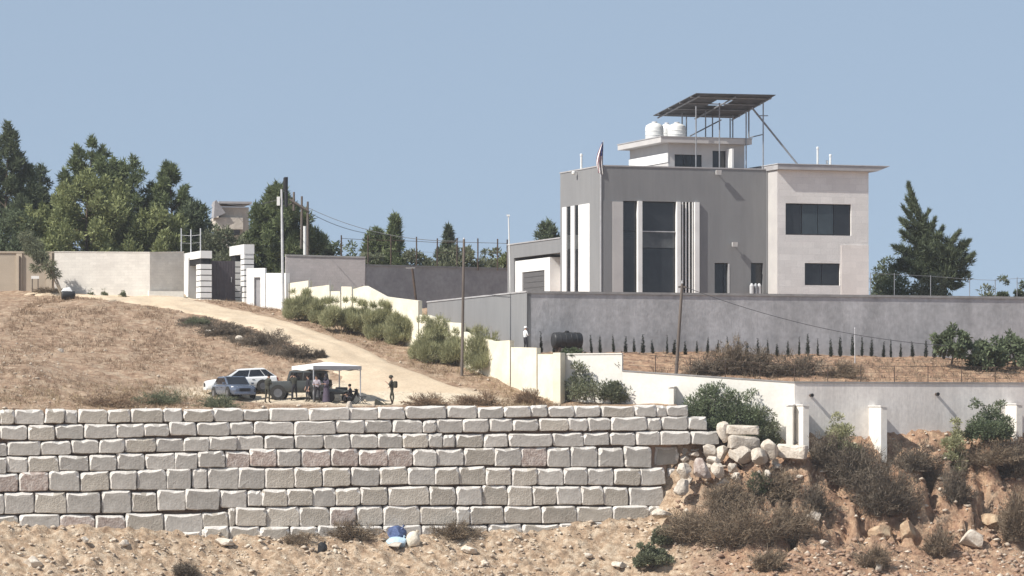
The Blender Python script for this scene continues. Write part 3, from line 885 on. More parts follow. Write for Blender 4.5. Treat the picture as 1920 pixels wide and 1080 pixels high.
# upper walls by the gate
a = P(-260, 473, 285.0); b = P(101, 475, 287.0)
tw = wall_run('tan_wall', 'tan rendered wall with recessed panels at the far left', [(a.x, a.y), (b.x, b.y)], 8.0, [a.z, b.z], 0.3, 'tan_wall', 0.07, 0.14, 'tan_wall')
for px in (-150, -60, 36, 92):
    D = 285 + 2 * (px + 260) / 361; q = P(px, 475, D - .06); m = MB()
    m.box((-.22, -.06, 0), (.22, .055, q.z - 8.0 - .01))
    s = m.build('pilaster', 'tan_wall', tw); s.location = (q.x - a.x, q.y - a.y, 0)
m = MB(); q = P(37, 478, 286.6); m.box((-.05, -.16, 0.2), (.05, -.07, q.z - 8.1))
s = m.build('downpipe', 'rust', tw); s.location = (q.x - a.x, q.y - a.y, 0)
a = P(102, 473, 286.4); b = P(281, 474, 284.6)
wall_run('block_wall', 'bright pale block wall left of the gate, facing the sun', [(a.x, a.y), (b.x, b.y)], 8.0, [a.z, b.z], 0.25, 'block_wall', 0.03, 0.07, 'block_wall')
b2 = P(345, 473, 286.0)
wall_run('block_wall', 'short shaded block wall angled back to the left gate portal', [(b.x + .01, b.y), (b2.x, b2.y)], 8.0, [b.z - .01, b2.z], 0.25, 'block_wall', 0.03, 0.07, 'block_wall')
m = MB(); q = P(281, 556, 284.2); m.box((-.1, -.15, -.6), (2.6, .25, .42)); s = m.build('low_kerb', 'white_wall'); s.location = (q.x, q.y, q.z); s.rotation_euler = (0, 0, R(19))
tag(s, 'low pale kerb at the foot of the shaded block wall by the gate', 'kerb')

GF = Frame(376, 283.0, 19.0)
def portal(label, px_corner, px_right, px_back, top, cap_b, base_py, stripes_rear, name='gate_portal'):
    u0 = GF.u(px_corner); u1 = GF.u(px_right)
    x, y = GF.w(u0)
    base = GF.z(base_py, u0) - 0.35
    zt = GF.z(top, u0) - base; zc = GF.z(cap_b, u0) - base
    w = u1 - u0
    v1 = GF.vv(px_back, u0)
    o = thing(name, label, 'gate post', (x, y, base), GF.a)
    return o, w, v1, zt, zc, u0, base
def striped(o, w, d, y0, z0, z1, name, n):
    m = MB(); g = 0.07
    m.box((0.06, y0 + 0.06, z0), (w - 0.06, y0 + d - 0.06, z1))
    col_ = m.build(name, 'dark_frame', o)
    st = (z1 - z0) / n
    for i in range(n):
        k = MB(); k.box((0, y0, z0 + i * st + g), (w, y0 + d, z0 + (i + 1) * st - 0.004))
        k.build('band', 'white_plaster', col_)
    return col_
o, w, v1, zt, zc, u0, gb = portal('left gate portal with banded white column and white beam', 376, 397, 341, 470, 484, 562, False)
dcol = GF.vv(368, u0)
striped(o, w, dcol, 0, 0, GF.z(495, u0) - gb, 'column', 7)
m = MB(); m.box((0.0, 0.0, zc), (w + .02, v1, zt)); m.build('beam', 'white_plaster', o)
m = MB(); m.box((0.08, 0.1, GF.z(495, u0) - gb), (w - .08, v1 - .1, zc)); m.build('lintel', 'dark_frame', o)
m = MB(); m.box((0.003, v1 * 0.62, 0), (w - .1, v1 - .003, zc - .003)); m.build('rear_pier', 'white_plaster', o)
o, w, v1, zt, zc, u0, gb = portal('right gate portal with two banded white columns and cap', 458, 476, 431, 458, 476, 571, True)
d1 = GF.vv(451, u0)
striped(o, w, d1, 0, 0, zc, 'column', 10)
vr = GF.vv(440, u0)
striped(o, w * 0.9, v1 - vr, vr, 0, zc - .45, 'column', 8)
m = MB(); m.box((-0.02, -0.03, zc + .004), (w + .03, v1 + .05, zt)); m.build('cap', 'white_plaster', o)
m = MB(); m.box((0.08, vr, zc - .45), (w * .8, v1, zc)); m.build('lintel', 'dark_frame', o)
# gate leaf
gu0, gu1 = GF.u(396, 1.6), GF.u(441, 1.6)
x, y = GF.w(gu0, 1.6); gz = GF.z(562, gu0, 1.6) - .15
go = thing('sliding_gate', 'dark brown metal gate closed between the two white portals', 'gate', (x, y, gz), GF.a)
gw = gu1 - gu0; gh = GF.z(489, gu0, 1.6) - gz
m = MB(); m.box((0, 0, 0.08), (gw, .05, gh)); m.build('sheet', 'gate_metal', go)
for k in range(9):
    m = MB(); m.box((k * gw / 9 + .01, -.03, .1), (k * gw / 9 + .05, -.002, gh - .02)); m.build('rib', 'gate_metal', go)
m = MB(); m.box((gw - .35, -.08, 1.5), (gw - .29, -.035, 1.9)); m.build('handle', 'galv', go)
# white wall with a wicket door, right of the gate
WF = Frame(462, 282.0, -19.0)
u1 = WF.u(497); x, y = WF.w(0); gb = WF.z(573, 0) - .5
wo = thing('wicket_wall', 'white wall with a narrow grey door beside the right portal', 'wall', (x, y, gb), WF.a)
def holed(mb, u0, u1, z0, z1, holes, y=0.0, deep=0.25, mi=0):
    """front face with real openings and their reveals"""
    us = sorted({u0, u1, *[q for h in holes for q in h[:2]]}); zs = sorted({z0, z1, *[q for h in holes for q in h[2:4]]})
    for a, b in zip(us[:-1], us[1:]):
        for c, d in zip(zs[:-1], zs[1:]):
            um, zm = (a + b) / 2, (c + d) / 2
            if any(h[0] < um < h[1] and h[2] < zm < h[3] for h in holes): continue
            mb.add([(a, y, c), (b, y, c), (b, y, d), (a, y, d)], [(0, 1, 2, 3)], mi)
    for h in holes:
        a, b, c, d = h[:4]
        mb.add([(a, y, c), (b, y, c), (b, y, d), (a, y, d), (a, y + deep, c), (b, y + deep, c), (b, y + deep, d), (a, y + deep, d)], [(0, 4, 5, 1), (1, 5, 6, 2), (2, 6, 7, 3), (3, 7, 4, 0)], mi)
h1 = WF.z(503, 0) - gb
da, db = WF.u(476), WF.u(488); dt = WF.z(520, da) - gb
m = MB(); holed(m, 0, u1, 0, h1, [(da, db, .1, dt)])
m.add([(0, 0, h1), (u1, 0, h1), (u1, .3, h1), (0, .3, h1), (0, 0, 0), (u1, 0, 0), (u1, .3, 0), (0, .3, 0)], [(0, 1, 2, 3), (0, 3, 7, 4), (1, 5, 6, 2), (3, 2, 6, 7)])
m.build('wall_body', 'white_plaster', wo, fix=False)
m = MB(); m.box((da + .01, .16, .1), (db - .01, .22, dt - .01)); m.build('door', 'grey_door', wo)
a = P(497, 512, 281.7 ); b = P(536, 512, 277.6)
wall_run('white_wall', 'short bright white wall between wicket door and metal pole', [(a.x + .01, a.y), (b.x, b.y)], 6.3, [a.z, b.z], 0.3, 'white_plaster')

# ------------------------------------------------------------------ the house
HF = Frame(1128, 258.0, 19.0)
ox, oy = HF.w(0)
ZB = 7.7
house = thing('modern_house', 'modern flat roofed grey and beige house with roof tower behind the grey wall', 'house', (ox, oy, ZB), HF.a)
def hz(py, u, v=0): return HF.z(py, u, v) - ZB
hu = lambda px, v=0: HF.u(px, v)
U1 = hu(1440); ZP = hz(311.5, 0); V1 = HF.vv(1050.5)
ZT = hz(377.5, hu(1220))                                   # head of the tall windows
fr_open = [(hu(1168), hu(1310), 0.2, ZT), (hu(1340), hu(1365), .2, hz(493, hu(1350))), (hu(1408), hu(1431), .2, hz(493, hu(1420)))]
m = MB()
holed(m, 0, U1 + 1.5, 0, ZP, fr_open, 0, 0.42)
m.build('front_wall', 'grey_plaster', house, fix=False)
va, vb = HF.vv(1106), HF.vv(1054.5)
m = MB()
def holed_left(mb, v0, v1, z0, z1, holes, x=0.0, deep=0.3):
    t = MB(); holed(t, v0, v1, z0, z1, holes, 0, deep)
    mb.add([(x + q[1], q[0], q[2]) for q in t.v], [f[::-1] for f in t.f])
ZTL = hz(381, 0, va)
holed_left(m, 0, V1, 0, ZP, [(va, vb, .1, ZTL)], 0, .25)
m.build('side_wall', 'grey_plaster', house, fix=False)
m = MB()                                                    # flat roof, rear and inner parapet faces
m.box((.3, .3, ZP - .7), (U1 + 1.4, V1 - .3, ZP - .45))
m.build('roof', 'slab', house)
m = MB()
m.add([(0, V1, 0), (U1 + 1.5, V1, 0), (U1 + 1.5, V1, ZP), (0, V1, ZP)], [(1, 0, 3, 2)])
m.add([(U1 + 1.5, 0, 0), (U1 + 1.5, V1, 0), (U1 + 1.5, V1, ZP), (U1 + 1.5, 0, ZP)], [(0, 1, 2, 3)])
m.build('rear_wall', 'grey_plaster', house, fix=False)
c = MB()
c.box((-.04, -.04, ZP + .002), (U1 + 0.0, .26, ZP + .09)); c.box((-.04, .265, ZP + .002), (.26, V1 + .04, ZP + .09)); c.box((.265, V1 - .26, ZP + .002), (U1 + 1.4, V1 + .04, ZP + .09))
c.build('parapet_cap', 'slab', house)
# pale panel left of the tall windows
m = MB(); m.box((hu(1131.5), -.05, .1), (hu(1148), -.003, ZT)); m.build('panel', 'grey_plaster', house)
m = MB(); m.box((hu(1148) + .004, -.09, .1), (hu(1167.5), -.003, hz(378, 1))); m.build('panel', 'pale_panel', house)
m = MB(); m.box((-.11, -.06, .1), (-.045, .005, ZP - .1)); m.build('downpipe', 'galv', house)
m = MB(); m.box((U1 - .12, -.09, .1), (U1 - .04, -.004, ZP - .05)); m.build('downpipe', 'grey_plaster', house)
# tall glazing
def window(u0, u1, z0, z1, y, rows, cols, glass='glass', fr=0.05, name='window', parent=None):
    w = MB()
    w.box((u0, y - .03, z0), (u0 + fr, y + .03, z1)); w.box((u1 - fr, y - .03, z0), (u1, y + .03, z1))
    w.box((u0 + fr, y - .03, z0), (u1 - fr, y + .03, z0 + fr)); w.box((u0 + fr, y - .03, z1 - fr), (u1 - fr, y + .03, z1))
    o = w.build(name, 'dark_frame', parent or house)
    us = [u0 + fr + (u1 - u0 - 2 * fr) * i / cols for i in range(cols + 1)] if isinstance(cols, int) else [u0 + fr] + cols + [u1 - fr]
    zs = [z0 + fr + (z1 - z0 - 2 * fr) * i / rows for i in range(rows + 1)] if isinstance(rows, int) else [z0 + fr] + rows + [z1 - fr]
    for i in range(len(us) - 1):
        for j in range(len(zs) - 1):
            p = MB()
            g = glass[j] if isinstance(glass, list) else glass
            p.box((us[i] + (.02 if i else 0), y - .012, zs[j] + (.02 if j else 0)), (us[i + 1] - (.02 if i < len(us) - 2 else 0), y + .012, zs[j + 1] - (.02 if j < len(zs) - 2 else 0)))
            p.build('pane', g, o)
    return o
wy0 = .2
zmid = hz(434, hu(1235)); zmid2 = hz(465, hu(1235))
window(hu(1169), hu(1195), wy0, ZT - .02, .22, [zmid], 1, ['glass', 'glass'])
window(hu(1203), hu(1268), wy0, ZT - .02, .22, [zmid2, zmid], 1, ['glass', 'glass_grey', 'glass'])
m = MB(); m.box((hu(1195) + .004, -.16, .1), (hu(1203) - .004, .3, ZT - .003)); m.build('mullion', 'white_plaster', house)
m = MB(); m.box((hu(1203), .10, zmid - .03), (hu(1268), .185, zmid + .03)); m.build('transom', 'galv', house)
m = MB(); m.box((hu(1268) + .004, -.16, .1), (hu(1275), .3, ZT - .003)); m.build('mullion', 'white_plaster', house)
m = MB(); m.box((hu(1275) + .01, .30, .1), (hu(1310) - .01, .36, ZT - .003)); m.build('louvre_back', 'dark_frame', house)
for k in range(4):
    a = 1278.6 + k * 6.3
    m = MB(); m.box((hu(a), -.02, .1), (hu(a + 2.3), .04, ZT - .003)); m.build('louvre', 'white_plaster', house)
m = MB(); m.box((hu(1301.5), -.16, .1), (hu(1310), .28, ZT - .003)); m.build('pilaster', 'white_plaster', house)
window(hu(1340) + .03, hu(1365) - .03, .2, hz(493.5, hu(1350)), .2, 1, [hu(1358)], name='side_door')
window(hu(1408) + .03, hu(1431) - .03, .2, hz(493.5, hu(1420)), .2, 1, 1)
m = MB(); m.box((hu(1366), -.02, .2), (hu(1366) + .06, .1, hz(495, hu(1350)))); m.build('door_trim', 'white_plaster', house)
# left side: white fins with dark glass between
vcut = [HF.vv(q) for q in (1106, 1085, 1077.5, 1070.5, 1062.5, 1054.5)]
for i, (a, b) in enumerate(zip(vcut[:-1], vcut[1:])):
    m = MB()
    if i % 2 == 0:
        m.box((-.03, a + .004, .05), (.20, b - .004, ZTL - .003)); m.build('white_fin', 'white_plaster', house)
    else:
        m.box((.05, a + .004, .05), (.11, b - .004, ZTL - .003)); g = m.build('window', 'dark_frame', house)
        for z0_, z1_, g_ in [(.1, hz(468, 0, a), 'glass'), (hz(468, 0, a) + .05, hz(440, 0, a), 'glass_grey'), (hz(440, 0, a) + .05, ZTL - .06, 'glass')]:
            p = MB(); p.box((.025, a + .03, z0_), (.048, b - .03, z1_)); p.build('pane', g_, g)
# garage wing behind, along the same side
V2 = HF.vv(951); ZW = hz(447, 0, V1)
m = MB()
gva, gvb = HF.vv(1028), HF.vv(963); gzt = hz(482, 0, gva)
def wall_left(mb, v0, v1, z0, z1, holes, x, deep): holed_left(mb, v0, v1, z0, z1, holes, x, deep)
wall_left(m, V1 + .003, V2, 0, ZW, [(V1 + .05, gvb, 0.02, hz(476, 0, gva))], .02, 1.1)
m.add([(.02, V2, 0), (7, V2, 0), (7, V2, ZW), (.02, V2, ZW)], [(1, 0, 3, 2)])
m.build('garage_wall', 'grey_plaster', house, fix=False)
m = MB(); m.box((.1, V1 + .01, ZW - .4), (7, V2 - .1, ZW - .2)); m.build('garage_roof', 'slab', house)
m = MB(); m.box((-.03, V1 + .01, ZW + .002), (.26, V2 + .04, ZW + .09)); m.build('garage_cap', 'slab', house)
m = MB(); da, db = HF.vv(1018), HF.vv(976)
wall_left(m, gva, gvb - .02, .03, gzt, [(da, db, .04, hz(506, 0, da))], .12, .3)
m.add([(.12, gva, .03), (.12, gva, gzt), (1.1, gva, gzt), (1.1, gva, .03)], [(0, 1, 2, 3)])
m.build('garage_surround', 'white_plaster', house, fix=False)
m = MB(); m.box((.22, da, .04), (.28, db, hz(506, 0, da))); gd = m.build('garage_door', 'shutter', house)
for k in range(7):
    zz = .1 + k * (hz(506, 0, da) - .1) / 7
    p = MB(); p.box((.195, da + .02, zz), (.217, db - .02, zz + .34)); p.build('slat', 'shutter', gd)
m = MB(); m.box((1.12, V1 + .06, .03), (1.18, gva - .01, hz(476, 0, gva))); m.build('porch_back', 'beige_light', house)
# beige block on the right, standing forward
VP = -1.75
B0, B1 = hu(1457.5, VP), hu(1628.5, VP); ZR = hz(318, B0, VP)
bopen = [(hu(1473, VP), hu(1596, VP), hz(441, hu(1530, VP), VP), hz(382, hu(1530, VP), VP)), (hu(1509, VP), hu(1575, VP), hz(535, hu(1540, VP), VP), hz(493.5, hu(1540, VP), VP))]
m = MB()
t = MB(); holed(t, B0, B1, 0, ZR, bopen, 0, .28)
m.add([(q[0], q[1] + VP, q[2]) for q in t.v], t.f)
m.add([(B1, VP, 0), (B1, 8, 0), (B1, 8, ZR), (B1, VP, ZR), (B0, 8, 0), (B0, 8, ZR)], [(0, 1, 2, 3), (1, 4, 5, 2)])
m.build('beige_wall', 'beige_clad', house, fix=False)
m = MB(); m.add([(B0, VP, 0), (B0, 8, 0), (B0, 8, ZR), (B0, VP, ZR)], [(1, 0, 3, 2)])
m.build('return_wall', 'pale_panel', house, fix=False)
m = MB()
w_ = .035
L0, L1 = hu(1577, VP), B1
m.box((L0, VP - w_, .1), (L1, VP - .003, hz(459, L0, VP))); m.build('pale_panel', 'beige_light', house)
a, b, c_, d_ = bopen[0]
wk = window(a + .01, b - .01, c_ + .01, d_ - .01, VP + .17, 1, 4, fr=.07)
for k_, pn in enumerate(kids(wk)):
    if k_ in (1, 2): pn.data.materials[0] = M['glass_teal']
a, b, c_, d_ = bopen[1]
window(a + .01, b - .01, c_ + .01, d_ - .01, VP + .17, 1, 2, fr=.06)
m = MB()
S1 = hu(1666, VP - .3)
m.hexa([(B0 - .12, VP - .35, ZR + .004), (B1 + .5, VP - .35, ZR + .004), (B1 + .5, 8.2, ZR + .004), (B0 - .12, 8.2, ZR + .004),
        (B0 - .12, VP - .35, ZR + .34), (S1, VP - .35, ZR + .36), (S1, 8.2, ZR + .36), (B0 - .12, 8.2, ZR + .34)])
m.build('roof_slab', 'slab', house)
m = MB(); m.box((B0 - .16, VP - .39, ZR + .365), (S1 + .04, 8.24, ZR + .42)); m.build('slab_edge', 'galv', house)
# roof tower
TV = 1.6
T0, T1 = hu(1253, TV), hu(1396, TV); TVB = HF.vv(1181, T0)
TVB = min(TVB, V1 + 1.0); ZS = hz(268, T0, TV)
topen = [(hu(1265, TV), hu(1316, TV), hz(312, T0, TV), hz(289, T0, TV)), (hu(1336, TV), hu(1361, TV), ZP - .4, hz(284, T1, TV))]
m = MB(); t = MB(); holed(t, T0, T1, ZP - .5, ZS, topen, 0, .22)
m.add([(q[0], q[1] + TV, q[2]) for q in t.v], t.f)
m.add([(T0, TV, ZP - .5), (T0, TVB, ZP - .5), (T0, TVB, ZS), (T0, TV, ZS), (T1, TV, ZP - .5), (T1, TVB, ZP - .5), (T1, TVB, ZS), (T1, TV, ZS)], [(1, 0, 3, 2), (4, 5, 6, 7), (5, 1, 2, 6)])
m.build('tower_wall', 'pale_panel', house, fix=False)
window(topen[0][0], topen[0][1], topen[0][2], topen[0][3], TV + .14, 1, 3)
window(topen[1][0], topen[1][1], topen[1][2], topen[1][3], TV + .14, 1, 2)
m = MB(); m.box((T0 - .07, TV - .03, hz(304, T0, TV)), (T0 - .003, TVB + .02, hz(286, T0, TV))); m.build('white_band', 'white_plaster', house)
m = MB(); m.box((T1 - 1.35, TV - .9, ZP - .5), (T1 - 1.2, TV - .003, hz(281, T1, TV))); m.build('fin_wall', 'white_plaster', house)
sv = TV - .5
m = MB(); m.box((T0 - .75, sv, ZS + .003), (T1 + .35, TVB + .5, ZS + .38)); m.build('tower_slab', 'pale_panel', house)
m = MB(); m.box((T0 - .79, sv - .04, ZS + .383), (T1 + .39, TVB + .54, ZS + .44)); m.build('slab_edge', 'slab', house)
ZTR = ZS + .44
# floodlights on the front, a camera on the side
def flood(px, py, lab):
    u = hu(px, -.4); z = hz(py, u, -.4) + ZB; x, y = HF.w(u, 0)
    o = thing('floodlight', lab, 'lamp', (x, y, z), HF.a)
    m = MB(); m.tube([(0, -.003, 0), (0, -.22, .02)], .03, 8); m.build('arm', 'galv', o)
    m = MB(); m.hexa([(-.2, -.40, -.17), (.2, -.40, -.17), (.14, -.18, -.12), (-.14, -.18, -.12), (-.2, -.46, .15), (.2, -.46, .15), (.14, -.18, .12), (-.14, -.18, .12)]); m.build('housing', 'tank_white', o)
    return o
flood(1347.5, 323, 'white floodlight under the parapet of the house front')
flood(1378, 458, 'white floodlight halfway up the grey house front')
u = 0; v_ = HF.vv(1083); x, y = HF.w(0, v_)
o = thing('wall_camera', 'white camera below the parapet on the sunlit side of the house', 'camera', (x, y, HF.z(323, 0, v_)), HF.a)
m = MB(); m.tube([(-.003, 0, 0), (-.25, 0, .0)], .03, 8); m.build('arm', 'galv', o)
m = MB(); m.lathe([(.05, -.14), (.13, -.08), (.14, .05), (.08, .12)], (-.3, 0, -.05), 12); m.build('dome', 'tank_white', o)
# pipes on the roofs
for px, t, b, lab, v in [(1090, 290, 314, 'white vent pipe on the left parapet near the flag', .6), (1533, 277, 314, 'taller white vent pipe on the beige roof', 3.0), (1557, 291, 314, 'shorter white vent pipe on the beige roof', 3.0), (1551, 302, 314, 'stub of white vent pipe beside the shorter pipe on the beige roof', 3.2)]:
    if v > 1:
        u = hu(px, v); base = ZB + ZR + .42
    else:
        v = HF.vv(px, .12); u = .12; base = ZB + ZP + .09
    x, y = HF.w(u, v); zt = HF.z(t, u, v)
    o = thing('vent_pipe', lab, 'pipe', (x, y, base)); m = MB(); h = zt - base
    m.lathe([(.075, 0), (.075, h)], n=10); m.build('pipe', 'tank_white', o)
    m = MB(); m.lathe([(.10, h - .1), (.10, h + .03), (.06, h + .07)], n=10); m.build('cap', 'tank_white', o)
# meter box by the small window
u = hu(1419, -.6); x, y = HF.w(u, -.25)
o = thing('gas_cylinders', 'pale bottles standing below the small window by the beige block', 'bottle', (x, y, HF.z(552, u, -.3)), HF.a)
for k, dx in enumerate((-.28, .05, .33)):
    m = MB(); m.lathe([(.13, 0), (.15, .05), (.15, .6), (.09, .72), (.05, .78)], (dx, .05 * k - .1, 0), 12); m.build('bottle', ['galv', 'steel', 'galv'][k], o)
# water tanks on the tower
def tank(px0, px1, top, v, lab):
    u0, u1 = hu(px0, v), hu(px1, v); r = (u1 - u0) / 2; x, y = HF.w((u0 + u1) / 2, v)
    b = ZB + ZTR; h = HF.z(top, u0, v) - b
    o = thing('water_tank', lab, 'tank', (x, y, b), HF.a, 'white water tanks on the roof tower')
    m = MB(); m.lathe([(r * .93, 0), (r, .06), (r, h * .72), (r * .93, h * .84), (r * .6, h * .95), (r * .3, h)], n=24); m.build('drum', 'tank_white', o, smooth=40)
    m = MB(); m.lathe([(r * .3, h + .002), (r * .3, h + .07), (r * .22, h + .1)], n=16); m.build('lid', 'galv', o, smooth=40)
    for q in (.3, .52):
        m = MB(); m.lathe([(r + .004, h * q), (r + .025, h * q + .02), (r + .025, h * q + .05), (r + .004, h * q + .07)], n=24); m.build('rib', 'tank_white', o, smooth=40)
tank(1211, 1243, 230, 6.0, 'leftmost of the white water tanks on the roof tower')
tank(1238, 1262, 232, 8.3, 'white water tank behind and between the other two on the tower')
tank(1253, 1285, 231, 4.2, 'rightmost white water tank, under the solar panels')
# solar array
def hp(px, py, v): # point on local coords at a pixel and v
    u = hu(px, v); return Vector((u, v, hz(py, u, v)))
sx, sy = HF.w(hu(1340, 3), 3)
solar = thing('solar_array', 'dark solar panels on a tall steel frame above the roof tower', 'solar panels', (ox, oy, ZB), HF.a)
va_, vb_ = -.4, 7.2
A, Bq, Cq, Dq = hp(1305, 175.5, va_), hp(1455, 178.5, va_), hp(1378, 222, vb_), hp(1224, 217.5, vb_)
def S(s, t): return A.lerp(Bq, s).lerp(Dq.lerp(Cq, s), t)
nrm = (Bq - A).cross(Dq - A).normalized()
if nrm.z < 0: nrm = -nrm
rows_, cols_ = 4, 5
for i in range(cols_):
    for j in range(rows_):
        if (i, j) in ((2, 2), (2, 1)): 
            if j == 1: continue
        s0, s1, t0, t1 = (i + .012) / cols_, (i + .988) / cols_, (j + .015) / rows_, (j + .985) / rows_
        p = [S(s0, t0), S(s1, t0), S(s1, t1), S(s0, t1)]
        m = MB(); m.hexa([q for q in p] + [q + nrm * .045 for q in p]); k = m.build('panel', ['solar_back', 'solar'], solar)
        for f in k.data.polygons:
            if f.normal.dot(nrm) > .9: f.material_index = 1
for t in (.12, .38, .63, .88):
    m = MB(); m.tube([S(0, t) - nrm * .06, S(1, t) - nrm * .06], .05, 6); m.build('rail', 'steel', solar)
for s in (.05, .5, .95):
    m = MB(); m.tube([S(s, 0.02) - nrm * .16, S(s, .98) - nrm * .16], .055, 6); m.build('beam', 'steel', solar)
def post(px, top, v, base, r=.05):
    p = hp(px, top, v)
    m = MB(); m.tube([(p.x, p.y, base), p], r, 8); m.build('post', 'steel', solar)
for px, top, v in [(1305, 199, -.2 + 1.0), (1349, 193, .8), (1399, 208, 1.0), (1431, 192, .4)]:
    post(px, top, v, ZP - .44)
for px, top, v in [(1287, 216, 5.5), (1323, 205, 4.4), (1336, 219, 6.6), (1369, 222, 6.4), (1374, 216, 4.8), (1279, 212, 4.8)]:
    post(px, top, v, ZTR)
post(1404, 208, 2.9, hz(258, hu(1404, 2.9), 2.9), .06)
def strut(a, b, r=.05, nm='brace'):
    m = MB(); m.tube([a, b], r, 8); m.build(nm, 'steel', solar)
strut(hp(1410, 202, .9), Vector((hu(1498, .2), .2, ZR + .42)), .07)
strut(hp(1294, 255, 3.2), hp(1352, 225, 5.5))
strut(hp(1405, 258, 2.9), hp(1431, 252, .4), .04)
strut(hp(1424, 217, .4), hp(1440, 217, .4), .035)
# flag on the corner
fu, fv = .1, .1
x, y = HF.w(fu, fv)
fl = thing('flag', 'drooping red and white striped flag with blue canton on house corner', 'flag', (x, y, ZB + ZP + .09), HF.a)
ft = HF.z(263, fu, fv) - (ZB + ZP + .09)
m = MB(); m.tube([(0, 0, -.3), (.05, -.02, ft)], [.025, .018], 8); m.build('pole', 'galv', fl)
# drooping cloth: folded vertical strips of stripes, canton at the top
ns, nh = 13, 16
zt, zb_ = ft - .12, HF.z(333, fu, fv) - (ZB + ZP + .09)
def cloth(k, j):
    t = j / nh; s = k / ns
    wdt = .14 + .42 * math.sin(min(1, t * 1.25) * math.pi * .55) * (1 - .35 * max(0, t - .7) / .3)
    return (-s * wdt * .8 + .03 * math.sin(9 * s + 5 * t), -.08 + .11 * math.sin(13 * s + 2.2 * t) * (0.4 + t), zt + (zb_ - zt) * .93 * (t * (1 - .12 * s) + .06 * s * s))
for k in range(ns):
    rows = range(nh)
    for nm, mt, jj in ([('stripe', 'flag_red' if k % 2 == 0 else 'flag_white', range(nh))]):
        can = 7 if k < 7 else 0
        m = MB()
        for j in range(can, nh):
            m.add([cloth(k, j), cloth(k + 1, j), cloth(k + 1, j + 1), cloth(k, j + 1)], [(0, 1, 2, 3)])
        m.build(nm, mt, fl)
m = MB()
for k in range(7):
    for j in range(7):
        m.add([cloth(k, j), cloth(k + 1, j), cloth(k + 1, j + 1), cloth(k, j + 1)], [(0, 1, 2, 3)])
m.build('canton', 'flag_blue', fl)
m = MB()
for k in range(1, 7, 2):
    for j in range(1, 7, 2):
        c = Vector(cloth(k + .5, j)); m.add([c + Vector((-.015, -.006, 0)), c + Vector((0, -.006, -.02)), c + Vector((.015, -.006, 0)), c + Vector((0, -.006, .02))], [(0, 1, 2, 3)])
m.build('stars', 'flag_white', fl)
# far building, half ruined, beyond the gate
D = 330
o = P(405, 430, D); rb = thing('ruined_building', 'pale weathered concrete building with tilted slab beyond the gate trees', 'building', (o.x, o.y, o.z), R(12))
def px_m(n): return n * D / F
m = MB(); m.box((px_m(8), 0, -2), (px_m(62), 4, px_m(42))); m.build('wall', 'ruin', rb)
m = MB(); m.box((px_m(-2), -.4, px_m(0)), (px_m(50), 3, px_m(22))); m.build('balcony', 'ruin', rb)
m = MB(); m.box((px_m(4), -.6, px_m(48)), (px_m(66), 4.5, px_m(52))); m.build('roof_slab', 'slab', rb)
m = MB(); m.hexa([Vector(q) for q in [(px_m(-6), -.7, px_m(20)), (px_m(-6), 1, px_m(20)), (px_m(16), 1, px_m(30)), (px_m(16), -.7, px_m(30)), (px_m(-4), -.7, px_m(52)), (px_m(-4), 1, px_m(52)), (px_m(-1), 1, px_m(54)), (px_m(-1), -.7, px_m(54))]]); m.build('tilted_slab', 'dark_wall', rb)
m = MB(); m.box((px_m(12), -.42, -.5), (px_m(44), -.402, px_m(-1))); m.build('opening', 'dark_frame', rb)
# ------------------------------------------------------------------ vegetation
def blades(C, Dr, ln, wd, nr):
    """one slim triangle per blade: C roots, Dr directions, ln lengths, wd half widths"""
    n = len(C)
    side = np.cross(Dr, nr.normal(size=(n, 3)))
    side /= np.linalg.norm(side, axis=1, keepdims=True) + 1e-9
    v = np.empty((n, 3, 3))
    v[:, 0] = C - side * wd[:, None]; v[:, 1] = C + side * wd[:, None]; v[:, 2] = C + Dr * ln[:, None]
    return v.reshape(-1, 3), np.arange(n * 3).reshape(-1, 3)
def leaves(C, Dr, ln, wd, nr):
    n = len(C)
    side = np.cross(Dr, nr.normal(size=(n, 3)))
    side /= np.linalg.norm(side, axis=1, keepdims=True) + 1e-9
    v = np.empty((n, 4, 3))
    mid = C + Dr * (ln * .5)[:, None]
    v[:, 0] = C; v[:, 1] = mid + side * wd[:, None]; v[:, 2] = C + Dr * ln[:, None]; v[:, 3] = mid - side * wd[:, None]
    return v.reshape(-1, 3), np.arange(n * 4).reshape(-1, 4)
def np_mesh(name, v, f, m):
    me = bpy.data.meshes.new(name)
    k = f.shape[1]
    me.vertices.add(len(v)); me.vertices.foreach_set('co', np.asarray(v, float).ravel())
    me.loops.add(f.size); me.loops.foreach_set('vertex_index', f.ravel().astype(np.int32))
    me.polygons.add(len(f)); me.polygons.foreach_set('loop_start', np.arange(0, f.size, k)); me.polygons.foreach_set('loop_total', np.full(len(f), k))
    me.update(calc_edges=True)
    me.materials.append(M[m])
    return me
def unit(a): return a / (np.linalg.norm(a, axis=1, keepdims=True) + 1e-9)
def foliage(clumps, n, ln, wd, nr, up=0.5, fn=blades, flat=0.8, spread=0.55):
    """n leaves over clumps (x, y, z, r): denser outside, turned outwards and up"""
    c = np.array(clumps)
    wts = c[:, 3] ** 2; wts /= wts.sum()
    k = nr.choice(len(c), n, p=wts)
    d = unit(nr.normal(size=(n, 3)))
    r = nr.rand(n) ** 0.45
    pos = c[k, :3] + d * (c[k, 3] * r)[:, None] * np.array([1, 1, flat])
    dr = unit(d + np.array([0, 0, up]) + nr.normal(size=(n, 3)) * spread)
    return fn(pos, dr, ln * nr.uniform(.6, 1.3, n), wd * nr.uniform(.7, 1.3, n), nr)
